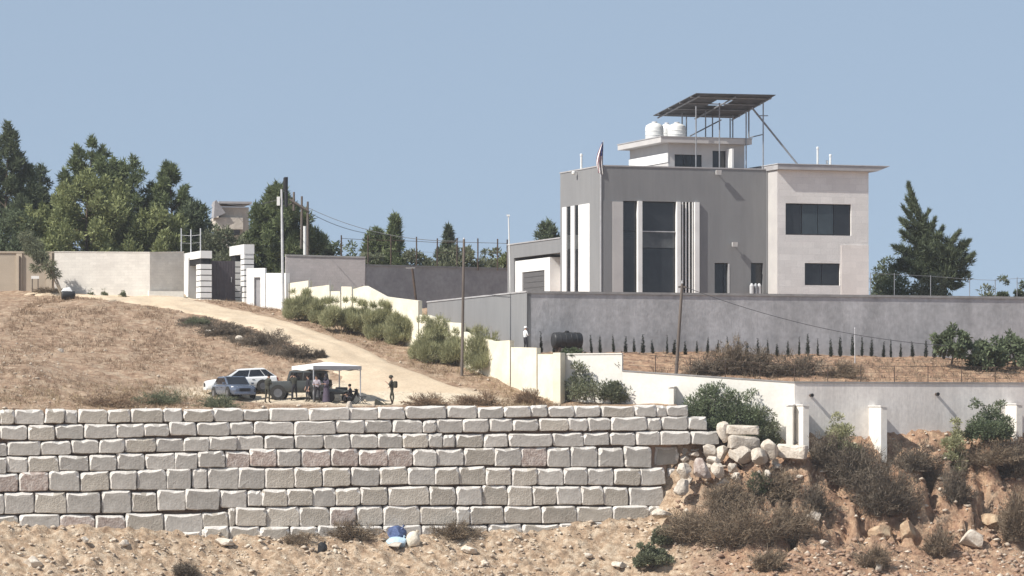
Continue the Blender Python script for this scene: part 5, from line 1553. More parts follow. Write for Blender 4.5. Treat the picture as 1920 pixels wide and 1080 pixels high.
# ------------------------------------------------------------------ boulders, rubble, bags
def rock_mesh(seed, sx, sy, sz, sub=3, cuts=13):
    rg = random.Random(seed)
    bm = bmesh.new()
    bmesh.ops.create_icosphere(bm, subdivisions=sub, radius=1)
    pl = [(Vector((rg.gauss(0, 1), rg.gauss(0, 1), rg.gauss(0, .8))).normalized(), rg.uniform(.48, .82)) for _ in range(cuts)]
    for v in bm.verts:
        for n, d in pl:
            k = v.co.dot(n)
            if k > d: v.co -= n * (k - d)
        v.co += v.co.normalized() * .10 * mnoise.noise(v.co * 1.7 + Vector((seed, 0, 0)))
        v.co = Vector((v.co.x * sx, v.co.y * sy, v.co.z * sz))
    me = bpy.data.meshes.new('boulder')
    bm.to_mesh(me); bm.free()
    me.polygons.foreach_set('use_smooth', [True] * len(me.polygons)); me.set_sharp_from_angle(angle=R(22))
    return me
def boulder(label, px, py, wpx, hpx, seed, m='boulder', rz=0, D=None, group=None, rx=0, boxy=False, name='boulder'):
    """rock whose picture spans wpx by hpx around the pixel"""
    D = D or G(px, py + hpx * .5).y
    c = P(px, py, D); s = D / F
    if boxy:
        mb = MB(); v, f, _e = block_mesh(wpx * s, hpx * s, max(.6, hpx * s), random.Random(seed), .09, .03); mb.add([(q[0], q[1] - .3, q[2]) for q in v], f)
        o = mb.build(name, m, None, smooth=38)
    else:
        me = rock_mesh(seed, wpx * s / 1.5, max(wpx, hpx) * s / 1.8, hpx * s / 1.45); me.materials.append(M[m]); o = link(name, me)
    o.location = c; o.rotation_euler = (rx, R(rz), R(random.Random(seed).uniform(-25, 25)))
    return tag(o, label, 'boulder', group)
BG = 'boulders tumbled at the right end of the block wall'
for q in [('long pale slab lying topmost on the boulder heap', 1391, 806, 62, 18, 1, 2, 238.4, True), ('pale oblong block under the topmost slab of the heap', 1394, 829, 58, 25, 2, 3, 238.2, True),
          ('tall pale boulder at the left end of the topmost slab', 1356, 810, 24, 30, 3, 0, 238.5, False), ('flat pale block at the right end of the heap below the buttress', 1485, 846, 56, 26, 4, 4, 237.6, True),
          ('rounded pale boulder leaning on the flat block', 1444, 843, 32, 30, 5, -15, 237.4, False), ('pale boulder left of the rounded one', 1424, 855, 32, 26, 6, 10, 237.2, False),
          ('angular pale boulder under the oblong block', 1388, 855, 38, 28, 7, 5, 237.8, False), ('brown rounded boulder in the gap beside the wall end', 1314, 880, 38, 40, 8, 0, 236.9, False),
          ('white faced boulder close to the end of the wall', 1282, 884, 26, 24, 9, 20, 236.8, False), ('upright boulder against the wall end under the long block', 1328, 846, 24, 28, 10, 0, 238.4, False),
          ('small boulder between the upright one and the oblong block', 1352, 848, 22, 26, 11, 0, 238.3, False), ('pale flat rock in front of the upright boulder', 1338, 862, 32, 14, 12, 8, 237.5, False),
          ('tan boulder in the middle of the heap', 1347, 880, 22, 26, 13, 12, 237.0, False), ('small white rock low beside the wall end', 1277, 912, 26, 26, 14, 0, 236.3, False),
          ('pale rock below the lowest courses at the wall end', 1238, 962, 38, 20, 15, 8, 235.8, False), ('pale rock at the edge of the left gully', 1526, 971, 26, 22, 16, 0, 235.0, False),
          ('large pale boulder lying alone at the right foot of the bank', 1822, 1012, 54, 30, 17, 6, 235.2, False), ('tan outcrop block at the foot of the red bank, left one', 1656, 1000, 44, 28, 18, 0, 236.0, False),
          ('yellowish outcrop block at the foot of the red bank, right one', 1704, 1000, 36, 36, 19, 0, 236.0, False), ('orange outcrop lump below the right gully', 1862, 980, 46, 26, 20, 10, 238.0, False)]:
    boulder(q[0], q[1], q[2], q[3], q[4], 400 + q[5], 'ochre_rock' if 'outcrop' in q[0] else 'limestone_red' if 'brown' in q[0] else 'boulder', q[6], q[7], BG if q[5] < 15 else None, boxy=q[8])
rg = random.Random(77)
for k in range(26):     # smaller rubble of the heap
    px = rg.uniform(1265, 1500); py = rg.uniform(850, 905) - max(0, (px - 1400) * .05)
    boulder('small pale rock among the rubble of the boulder heap', px, py, rg.uniform(9, 20), rg.uniform(8, 16), 430 + k, 'boulder', rg.uniform(-20, 20), None, 'small rocks in the boulder heap', name='rock')
for k, (px, py, w_, h_, lab) in enumerate([(62, 1055, 32, 18, 'white rock in the left foreground'), (160, 1012, 14, 10, 'small pale rock below the left part of the block wall'), (232, 1018, 16, 12, 'pale rock under the lower left blocks'), (880, 1030, 30, 12, 'flat pale rock in the foreground right of the bags'), (1160, 1058, 26, 12, 'slanted pale rock in the foreground under the wall end'), (1105, 1042, 14, 9, 'small pale rock in the foreground left of the slanted one'), (655, 762, 14, 14, 'white stone sitting on the wall top below the tent'), (1545, 1018, 16, 9, 'white rock at the foot of the thicket'), (1648, 1064, 16, 14, 'pale rock beside the low brown bush'), (480, 640, 14, 9, 'white rock beside the dark brush at the road'), (392, 622, 12, 7, 'pale rock at the upper road edge brush'), (115, 658, 12, 6, 'white stone on the field at the left'), (484, 637, 16, 10, 'largest white rock in the dark roadside brush'), (404, 620, 12, 7, 'white rock at the top of the dark roadside brush'), (448, 634, 13, 8, 'pale rock in the middle of the dark roadside brush'), (740, 1022, 30, 9, 'flat pale rock in front of the blue bag'), (420, 1016, 40, 12, 'crumbled white rock at the foot of the block wall')]):
    boulder(lab, px, py, w_, h_, 470 + k, 'boulder', rg.uniform(-15, 15), name='rock')
# the earth mound at the left edge gets a crust of clods
def strew_rocks(name, label, n, xr, yr, keep, size, m, seed, parent=None):
    nr = np.random.RandomState(seed)
    x = nr.uniform(*xr, n); y = nr.uniform(*yr, n); z = H(x, y)
    px = HX + F * x / y; py = HY - F * z / y
    k = keep(x, y, px, py) > nr.rand(n)
    x, y, z = x[k], y[k], z[k]; n = len(x)
    base = np.array([(1, 0, 0), (-1, 0, 0), (0, 1, 0), (0, -1, 0), (0, 0, 1), (0, 0, -.6), (.62, .62, .5), (-.62, .6, .45), (.6, -.62, .5), (-.6, -.62, .5)])
    faces = np.array([(4, 6, 7), (4, 8, 6), (4, 9, 8), (4, 7, 9), (6, 0, 2), (0, 6, 8), (7, 2, 1), (2, 7, 6), (8, 3, 0), (3, 8, 9), (9, 1, 3), (1, 9, 7), (5, 2, 0), (5, 1, 2), (5, 3, 1), (5, 0, 3)])
    s = size[0] * (size[1] / size[0]) ** (nr.rand(n) ** 2.6)
    v = base[None] * nr.uniform(.65, 1.2, (n, 10, 1)) * nr.uniform(.7, 1.25, (n, 1, 3)) * s[:, None, None]
    a = nr.uniform(0, 6.28, n); c, sn = np.cos(a), np.sin(a)
    v = np.stack([v[..., 0] * c[:, None] - v[..., 1] * sn[:, None], v[..., 0] * sn[:, None] + v[..., 1] * c[:, None], v[..., 2] * .75], -1)
    v += np.stack([x, y, z + s * .15], -1)[:, None, :]
    f = faces[None] + (np.arange(n) * 10)[:, None, None]
    o = link(name, np_mesh(name, v.reshape(-1, 3), f.reshape(-1, 3), m), parent)
    return tag(o, label, name.replace('_', ' '), kind='stuff') if not parent else tag(o, kind='stuff')
strew_rocks('rubble', 'loose pale stones strewn over the foreground below the block wall', 30000, (-36, 40), (218, 243),
            lambda x, y, px, py: np.where((y < np.where(x < X_END, wy(x) + .2, qy(x) - .3)), np.where(px < 1290, .9, .45), 0) * (0.35 + 1.1 * (fbm(x, y, .35) + .35)), (.03, .24), 'gravel', 1)
strew_rocks('clods', 'reddish clods and broken rock over the eroded bank at the right', 9000, (10, 42), (224, 244),
            lambda x, y, px, py: np.where((y < qy(x) - .6) & (py > 850) & (px > 1255), .6, 0) * (.4 + fbm(x, y, .6) + .3), (.05, .30), 'red_soil', 6)
strew_rocks('rubble', 'small pale stones scattered on the field and along the wall top', 5200, (-36, 9), (229, 287),
            lambda x, y, px, py: np.where((y > wy(x) + .9) & (y < cy(x) - .6), np.where(y < wy(x) + 2.6, 1.0, np.where((px < 110) & (py > 640), .95, .10)), 0), (.03, .17), 'gravel', 2)
strew_rocks('rubble', 'red stones and clods on the terrace below the saplings', 3000, (4, 42), (241, 262),
            lambda x, y, px, py: np.where((y > qy(x) + .4) & (py > 660), .7, 0), (.03, .14), 'red_soil', 4)
def strew_grass(name, label, n, xr, yr, keep, h, m, seed, per=5, wd=.014):
    nr = np.random.RandomState(seed)
    x = nr.uniform(*xr, n); y = nr.uniform(*yr, n); z = H(x, y)
    px = HX + F * x / y; py = HY - F * z / y
    k = keep(x, y, px, py) > nr.rand(n)
    x, y, z = [np.repeat(q[k], per) for q in (x, y, z)]; n = len(x)
    C = np.stack([x + nr.normal(size=n) * .09, y + nr.normal(size=n) * .09, z - .02], -1)
    d = nr.normal(size=(n, 3)) * np.array([.55, .55, 0]) + np.array([0, 0, 1]); d = unit(d)
    v, f = blades(C, d, h * nr.uniform(.4, 1.25, n), wd * nr.uniform(.7, 1.5, n), nr)
    return tag(link(name, np_mesh(name, v, f, m)), label, 'grass', kind='stuff')
def ell(px, py, L_):
    t = np.zeros_like(px)
    for cx, cy_, rx, ry, dn in L_:
        t = np.maximum(t, dn * np.clip(1.6 - ((px - cx) / rx) ** 2 - ((py - cy_) / ry) ** 2, 0, 1))
    return t
def off_road(px, py):
    l = np.interp(py, [553, 558, 577, 597, 620, 650, 676, 700, 742], [30, 160, 292, 392, 470, 535, 580, 600, 600])
    r = np.interp(py, [549, 557, 570, 588, 609, 630, 662, 697, 722, 747], [70, 335, 405, 486, 566, 628, 708, 790, 860, 940])
    return ((px < l) | (px > r)).astype(float)
flat_lot = lambda px, py: 1 - ell(px, py, [(560, 735, 190, 30, 1.0)])
hill_ok = lambda x, y: (y > wy(x) + 1.0) & (y < cy(x) - .3) & (y < 285)
strew_grass('dry_grass', 'thin brown dry grass covering the hillside field', 26000, (-36, 3), (230, 286),
            lambda x, y, px, py: hill_ok(x, y) * off_road(px, py) * flat_lot(px, py) * np.clip(.18 + 1.6 * (fbm(x, y * .6, .5) + .12), 0, .9), .30, 'straw_brown', 11)
strew_grass('dry_grass', 'pale straw along the wall top and road verges', 16000, (-36, 8), (230, 282),
            lambda x, y, px, py: hill_ok(x, y) * off_road(px, py) * ell(px, py, [(180, 745, 220, 22, .8), (900, 748, 170, 22, .9), (760, 690, 110, 40, .6), (640, 650, 80, 26, .5), (900, 720, 110, 30, .6), (300, 735, 90, 20, .4)]), .34, 'straw', 12)
strew_grass('dry_grass', 'dark dry weeds on the bank top and terrace at the right', 9000, (9, 42), (228, 262),
            lambda x, y, px, py: ell(px, py, [(1700, 868, 260, 40, .7), (1500, 950, 160, 60, .35), (1700, 700, 400, 22, .45), (1340, 690, 160, 30, .5), (1600, 1030, 330, 40, .18)]), .42, 'dry_bush', 13)
strew_grass('dry_grass', 'dark dry brush strip along the left edge of the dirt road', 30000, (-24, -8), (246, 276),
            lambda x, y, px, py: hill_ok(x, y) * off_road(px, py) * ell(px, py, [(375, 606, 45, 9, .8), (430, 622, 50, 12, .9), (480, 636, 50, 14, .9), (530, 654, 45, 14, .9), (570, 672, 30, 9, .8)]), .30, 'dry_dark', 15)
strew_grass('dry_grass', 'sparse straw in the foreground below the block wall', 7000, (-36, 18), (220, 238),
            lambda x, y, px, py: (y < wy(x)) * np.clip(.08 + .9 * (fbm(x + 9, y, .6) - .02), 0, .6), .26, 'straw', 14)
# rubbish at the foot of the wall
def bag(name, label, px, py, wpx, hpx, m, seed, cat='bag'):
    b = G(px, py); s = b.y / F
    me = rock_mesh(seed, wpx * s / 1.8, wpx * s / 2.4, hpx * s / 1.5, 3, 3); me.materials.append(M[m])
    o = thing(name, label, cat, b)
    k = link('sack', me, o); k.location = (0, -.1, hpx * s * .4)
    n = MB(); n.tube([(wpx * s * .2, -.1, hpx * s * .6), (wpx * s * .3, -.12, hpx * s * .95), (wpx * s * .36, -.12, hpx * s * 1.12)], [.09, .04, .10], 7); n.build('tied_neck', m, o)
    return o
bag('rubbish_bag', 'dark blue rubbish bag lying against the foot of the block wall', 745, 1006, 36, 20, 'blue_bag', 501)
bag('rubbish_bag', 'pale blue bag in front of the dark blue one', 745, 1021, 40, 18, 'pale_blue', 502)
bag('rubbish_bag', 'cream sack lying right of the blue bags', 775, 1020, 24, 26, 'cream_sack', 503)
bag('rubbish_bag', 'small black bag on the spoil left of the blue bags', 603, 1034, 20, 18, 'black_plastic', 504)
# ------------------------------------------------------------------ tank beside the wall, drum by the tan wall
u = PF.u(1063, -1.5); x, y = PF.w(u, -1.5); s = y / F
o = thing('fuel_tank', 'black horizontal cylindrical tank on a stand beside the grey wall', 'tank', (x, y, H1(x, y) + .05), R(19))
L_ = 50 * s / 2 / PF.c; r = 15 * s
m = MB(); m.lathe([(r * .55, -L_ - .10), (r * .9, -L_ - .04), (r, -L_ + .04), (r, L_ - .04), (r * .9, L_ + .04), (r * .55, L_ + .10)], (0, 0, r + .28), 24, 'x'); m.build('drum', 'black_plastic', o, smooth=40)
for q in (-.6, -.2, .2, .6):
    m = MB(); m.lathe([(r + .004, -.03), (r + .02, -.015), (r + .02, .015), (r + .004, .03)], (q * L_, 0, r + .28), 24, 'x'); m.build('rib', 'black_plastic', o, smooth=40)
for q in (-.65, .65):
    m = MB(); m.box((q * L_ - .08, -.4, -.2), (q * L_ + .08, .4, .36)); m.build('leg', 'rust', o)
m = MB(); m.lathe([(.14, 0), (.14, .1), (.05, .13)], (0, 0, 2 * r + .27), 12); m.build('filler_cap', 'black_plastic', o)
b = on(128, 281.6)
o = thing('drum', 'dark overturned drum with a white sheet at the foot of the leaning tree', 'drum', b, R(15))
m = MB(); m.lathe([(.30, -.5), (.33, -.45), (.33, .45), (.30, .5)], (0, 0, .33), 16, 'x'); m.build('barrel', 'black_plastic', o, smooth=40)
m = MB(); m.hexa([(-.5, -.1, .6), (.3, -.15, .6), (.35, .4, .62), (-.5, .4, .62), (-.35, 0, .85), (.1, -.05, .95), (.2, .3, .9), (-.3, .3, .8)]); m.build('white_sheet', 'white_cloth', o)
b = on(66, 285.2)
o = thing('small_sign', 'small white board on two stones against the tan wall', 'sign', b)
m = MB(); m.box((-.30, -.04, 1.0), (.30, 0, 1.22)); m.build('board', 'white_plaster', o)
for q in (-.22, .22):
    m = MB(); m.box((q - .04, -.03, -.1), (q + .04, .02, .998)); m.build('leg', 'wood_pole', o)

# ------------------------------------------------------------------ vehicles
def bev(o, w=.03, seg=2):
    bm = bmesh.new(); bm.from_mesh(o.data)
    bmesh.ops.recalc_face_normals(bm, faces=bm.faces)
    bmesh.ops.bevel(bm, geom=[e for e in bm.edges if e.calc_face_angle(0) > .35], offset=w, segments=seg, affect='EDGES', profile=.6)
    bm.to_mesh(o.data); bm.free()
    o.data.polygons.foreach_set('use_smooth', [True] * len(o.data.polygons)); o.data.set_sharp_from_angle(angle=R(45))
    return o
def car(name, label, loc, rz, paint, L=4.5, W=1.8, zl=.28, belt=.92, roof=1.48, hood=.86, ws=(.95, .35), rear=(-1.75, -1.25), wb=1.32, wr=.33, boxy=False, deck=None, cat='car', pitch=0):
    """front along +x; body, glasshouse, roof, panes, wheels, lamps are parts"""
    o = thing(name, label, cat, loc, rz); o.rotation_euler = (0, pitch, rz)
    hw = W / 2
    deck = belt if deck is None else deck
    f = L / 2
    st = [(f, zl + .12, hood - .22, hw * .72), (f - .12, zl, hood - .06, hw * .88), (f - .55, zl, hood, hw * .98), (ws[0], zl, belt - .02, hw), (ws[1] - .3, zl, belt, hw), (rear[1], zl, belt, hw), (rear[0], zl, deck, hw * .98), (-f + .14, zl, deck - .03, hw * .92), (-f, zl + .14, deck - .2, hw * .8)]
    if boxy: st[0] = (f, zl + .1, hood - .05, hw * .9); st[1] = (f - .06, zl, hood, hw * .97); st[-1] = (-f, zl + .1, deck - .04, hw * .94)
    v, fs = [], []
    for x, a, b, w in st:
        for yy, zz in [(-w * .9, a), (-w, a + .14), (-w * 1.01, a + (b - a) * .55), (-w * .97, b - .08), (-w * .86, b), (w * .86, b), (w * .97, b - .08), (w * 1.01, a + (b - a) * .55), (w, a + .14), (w * .9, a)]:
            v.append((x, yy, zz))
    n = 10
    for i in range(len(st) - 1):
        for k in range(n):
            fs.append((i * n + k, i * n + (k + 1) % n, (i + 1) * n + (k + 1) % n, (i + 1) * n + k))
    fs += [tuple(range(n)), tuple((len(st) - 1) * n + k for k in range(n))[::-1]]
    m = MB(); m.add(v, fs); body = m.build('body', paint, o, smooth=40)
    t = .80 if not boxy else .92
    c0 = [(ws[0], -hw * .88, belt - .02), (ws[0], hw * .88, belt - .02), (rear[0], hw * .88, belt - .02), (rear[0], -hw * .88, belt - .02)]
    c1 = [(ws[1], -hw * t, roof - .03), (ws[1], hw * t, roof - .03), (rear[1], hw * t, roof - .03), (rear[1], -hw * t, roof - .03)]
    m = MB(); m.add(c0 + c1, [(3, 2, 1, 0), (4, 5, 6, 7), (0, 1, 5, 4), (1, 2, 6, 5), (2, 3, 7, 6), (3, 0, 4, 7)]); bev(m.build('cabin', paint, o), .05)
    m = MB(); m.hexa([(ws[1] + .06, -hw * t, roof - .045), (ws[1] + .06, hw * t, roof - .045), (rear[1] - .06, hw * t, roof - .045), (rear[1] - .06, -hw * t, roof - .045), (ws[1] - .12, -hw * t * .85, roof), (ws[1] - .12, hw * t * .85, roof), (rear[1] + .12, hw * t * .85, roof), (rear[1] + .12, -hw * t * .85, roof)]); bev(m.build('roof', paint, o), .02)
    C0, C1 = [Vector(q) for q in c0], [Vector(q) for q in c1]
    def pane(a0, b0, a1, b1, s0, s1, h0, h1, nm='window'):
        q = lambda s, h: (a0.lerp(b0, s)).lerp(a1.lerp(b1, s), h)
        p = [q(s0, h0), q(s1, h0), q(s1, h1), q(s0, h1)]
        nn = (p[1] - p[0]).cross(p[3] - p[0]).normalized()
        cen = sum(p, Vector()) / 4
        if nn.dot(cen - Vector((0, 0, 1.1))) < 0: nn = -nn
        mm = MB(); mm.hexa([k - nn * .02 for k in p] + [k + nn * .012 for k in p]); mm.build(nm, 'car_glass', o)
    pane(C0[0], C0[1], C1[0], C1[1], .05, .95, .07, .92, 'windscreen')
    pane(C0[2], C0[3], C1[2], C1[3], .08, .92, .12, .88, 'rear_window')
    cuts = [(.08, .44), (.465, .78), (.80, .97)] if not boxy else [(.05, .36), (.40, .68), (.72, .96)]
    for s0, s1 in cuts:
        pane(C0[0], C0[3], C1[0], C1[3], s0, s1, .1, .86)
        pane(C0[1], C0[2], C1[1], C1[2], s0, s1, .1, .86)
    for sx in (wb, -wb):
        for sy in (-1, 1):
            m = MB(); m.lathe([(wr + .09, -.01), (wr + .09, .012), (wr + .02, .014)], (sx, sy * hw * 1.005, wr + .02), 20, 'y'); m.build('wheel_arch', 'tyre', o)
            m = MB(); m.lathe([(wr * .7, -.11), (wr * .95, -.11), (wr, -.07), (wr, .07), (wr * .95, .11), (wr * .7, .11)], (0, 0, 0), 20, 'y'); w_ = m.build('wheel', 'tyre', o, smooth=40); w_.location = (sx, sy * (hw - .07), wr)
            m = MB(); m.lathe([(wr * .62, -.115), (wr * .56, -.08), (wr * .2, -.10), (wr * .2, .10), (wr * .6, .08), (wr * .66, .115)], (0, 0, 0), 14, 'y'); m.build('rim', 'rim', w_, smooth=40)
    for sy in (-1, 1):
        m = MB(); m.hexa([(f - .10, sy * hw * .52, hood - .24), (f - .10, sy * hw * .84, hood - .24), (f - .32, sy * hw * .9, hood - .22), (f - .3, sy * hw * .52, hood - .2), (f - .08, sy * hw * .52, hood - .09), (f - .14, sy * hw * .84, hood - .09), (f - .36, sy * hw * .92, hood - .06), (f - .3, sy * hw * .52, hood - .06)]); m.build('headlight', 'lamp_glass', o)
        m = MB(); m.box((-f - .01, sy * hw * .74 - .1, deck - .34), (-f + .12, sy * hw * .74 + .1, deck - .12)); m.build('tail_light', 'tail_red', o)
        m = MB(); m.box((ws[0] - .22, sy * (hw + .10) - .08, belt + .02), (ws[0] - .12, sy * (hw + .10) + .08, belt + .14)); bev(m.build('mirror', paint, o), .02)
        for q in (.18, -.72):
            m = MB(); m.box((q - .1, sy * hw * 1.012 - .012, belt - .2), (q + .08, sy * hw * 1.012 + .012, belt - .165)); m.build('door_handle', 'dark_frame', o)
    m = MB(); m.box((f - .06, -hw * .42, zl + .2), (f + .015, hw * .42, hood - .2)); m.build('grille', 'dark_frame', o)
    m = MB(); m.box((f - .1, -hw * .82, zl - .02), (f + .03, hw * .82, zl + .14)); bev(m.build('bumper', paint if not boxy else 'black_plastic', o), .03)
    m = MB(); m.box((-f - .03, -hw * .82, zl - .02), (-f + .1, hw * .82, zl + .16)); bev(m.build('bumper', paint if not boxy else 'black_plastic', o), .03)
    return o
def gpos(px, D, dz=0): 
    q = on(px, D); q.z += dz; return q
def level(px, D, rz, dx=1.3, dy=.75):
    """rest height and tilt of a vehicle on the slope"""
    q = on(px, D); c, s = math.cos(rz), math.sin(rz)
    hs = [H1(q.x + c * a - s * b, q.y + s * a + c * b) for a in (-dx, dx) for b in (-dy, dy)]
    return Vector((q.x, q.y, max(sum(hs) / 4, max(hs) - .12))), -math.atan2((hs[2] + hs[3] - hs[0] - hs[1]) / 2, 2 * dx)
q, pt_ = level(452, 244.0, R(190))
car('parked_car', 'white sport utility car parked behind the silver car', q, R(192), 'car_white', 4.75, 1.9, .26, .96, 1.52, .90, (1.15, .2), (-2.25, -1.5), pitch=pt_)
q, pt_ = level(438, 241.4, R(-62))
car('parked_car', 'silver blue saloon car facing the camera in front of the white car', q, R(-66), 'car_silver', 4.3, 1.78, .24, .88, 1.42, .84, (1.0, .3), (-1.75, -1.05), pitch=0)
q, pt_ = level(560, 240.9, R(176))
car('parked_jeep', 'dark boxy off road vehicle parked behind the tent', q, R(178), 'car_dark', 4.2, 1.8, .45, 1.22, 1.86, 1.18, (.70, .52), (-2.0, -1.9), wb=1.25, wr=.42, boxy=True, cat='jeep', pitch=0)
# quad bike under the tent
q = gpos(634, 239.6)
qb = thing('quad_bike', 'low dark quad bike standing under the tent behind the robed figure', 'quad bike', q, R(195))
m = MB(); m.hexa([(-.75, -.28, .5), (.8, -.28, .5), (.8, .28, .5), (-.75, .28, .5), (-.8, -.3, .78), (.7, -.26, .92), (.7, .26, .92), (-.8, .3, .78)]); bev(m.build('body', 'car_dark', qb), .06)
m = MB(); m.box((-.6, -.18, .80), (.15, .18, .98)); bev(m.build('saddle', 'black_plastic', qb), .06)
for sx in (.65, -.65):
    for sy in (-1, 1):
        m = MB(); m.lathe([(.15, -.13), (.28, -.13), (.32, -.07), (.32, .07), (.28, .13), (.15, .13)], (sx, sy * .45, .32), 16, 'y'); m.build('wheel', 'tyre', qb, smooth=40)
        m = MB(); m.hexa([(sx - .38, sy * .45 - .16, .66), (sx + .38, sy * .45 - .16, .66), (sx + .38, sy * .45 + .16, .66), (sx - .38, sy * .45 + .16, .66), (sx - .28, sy * .45 - .16, .76), (sx + .28, sy * .45 - .16, .76), (sx + .28, sy * .45 + .16, .76), (sx - .28, sy * .45 + .16, .76)]); bev(m.build('mudguard', 'car_dark', qb), .03)
m = MB(); m.tube([(.45, -.4, 1.15), (.5, -.1, 1.1), (.5, .1, 1.1), (.45, .4, 1.15)], .025, 8); m.build('handlebar', 'rim', qb)
m = MB(); m.tube([(.6, 0, .85), (.48, 0, 1.1)], .04, 8); m.build('steering_stem', 'dark_frame', qb)
# ------------------------------------------------------------------ tent
c0 = on(588, 239.4); ang = R(27)
tent = thing('canopy_tent', 'white pop up canopy tent on four posts beside the vehicles', 'tent', c0, ang)
TW = 3.3; eave = 2.26
def tl(u, v): 
    x = c0.x + u * math.cos(ang) - v * math.sin(ang); y = c0.y + u * math.sin(ang) + v * math.cos(ang)
    return H1(x, y) - c0.z
for u, v in [(0, 0), (TW, 0), (TW, TW), (0, TW)]:
    m = MB(); m.box((u - .03, v - .03, tl(u, v) - .05), (u + .03, v + .03, eave)); m.build('post', 'galv', tent)
m = MB(); k = TW / 2; o_ = .06
pk = [(-o_, -o_, eave), (TW + o_, -o_, eave), (TW + o_, TW + o_, eave), (-o_, TW + o_, eave)]
m.add(pk + [(k - .12, k - .12, eave + .26), (k + .12, k - .12, eave + .26), (k + .12, k + .12, eave + .26), (k - .12, k + .12, eave + .26)], [(0, 1, 5, 4), (1, 2, 6, 5), (2, 3, 7, 6), (3, 0, 4, 7), (4, 5, 6, 7)]); m.build('roof_cloth', 'canvas', tent)
for i in range(4):
    a, b = Vector(pk[i]), Vector(pk[(i + 1) % 4]); m = MB(); dz = Vector((0, 0, -.26))
    n = 9; vs_ = []
    for j in range(n):
        t = j / (n - 1); q = a.lerp(b, t); vs_ += [q + Vector((0, 0, -.003)), q + dz + Vector((0, 0, .04 * math.sin(t * 9)))]
    m.add(vs_, [(2 * j, 2 * j + 2, 2 * j + 3, 2 * j + 1) for j in range(n - 1)]); m.build('valance', 'canvas' if i == 3 else 'canvas_shaded', tent)  # left valance in lit canvas, the others painted in shade
for u0, v0, u1, v1 in [(0, 0, TW, 0), (TW, 0, TW, TW), (0, TW, TW, TW), (0, 0, 0, TW)]:
    m = MB(); m.tube([(u0, v0, eave - .3), ((u0 + u1) / 2, (v0 + v1) / 2, eave - .06), (u1, v1, eave - .3)], .015, 6); m.build('truss', 'galv', tent)
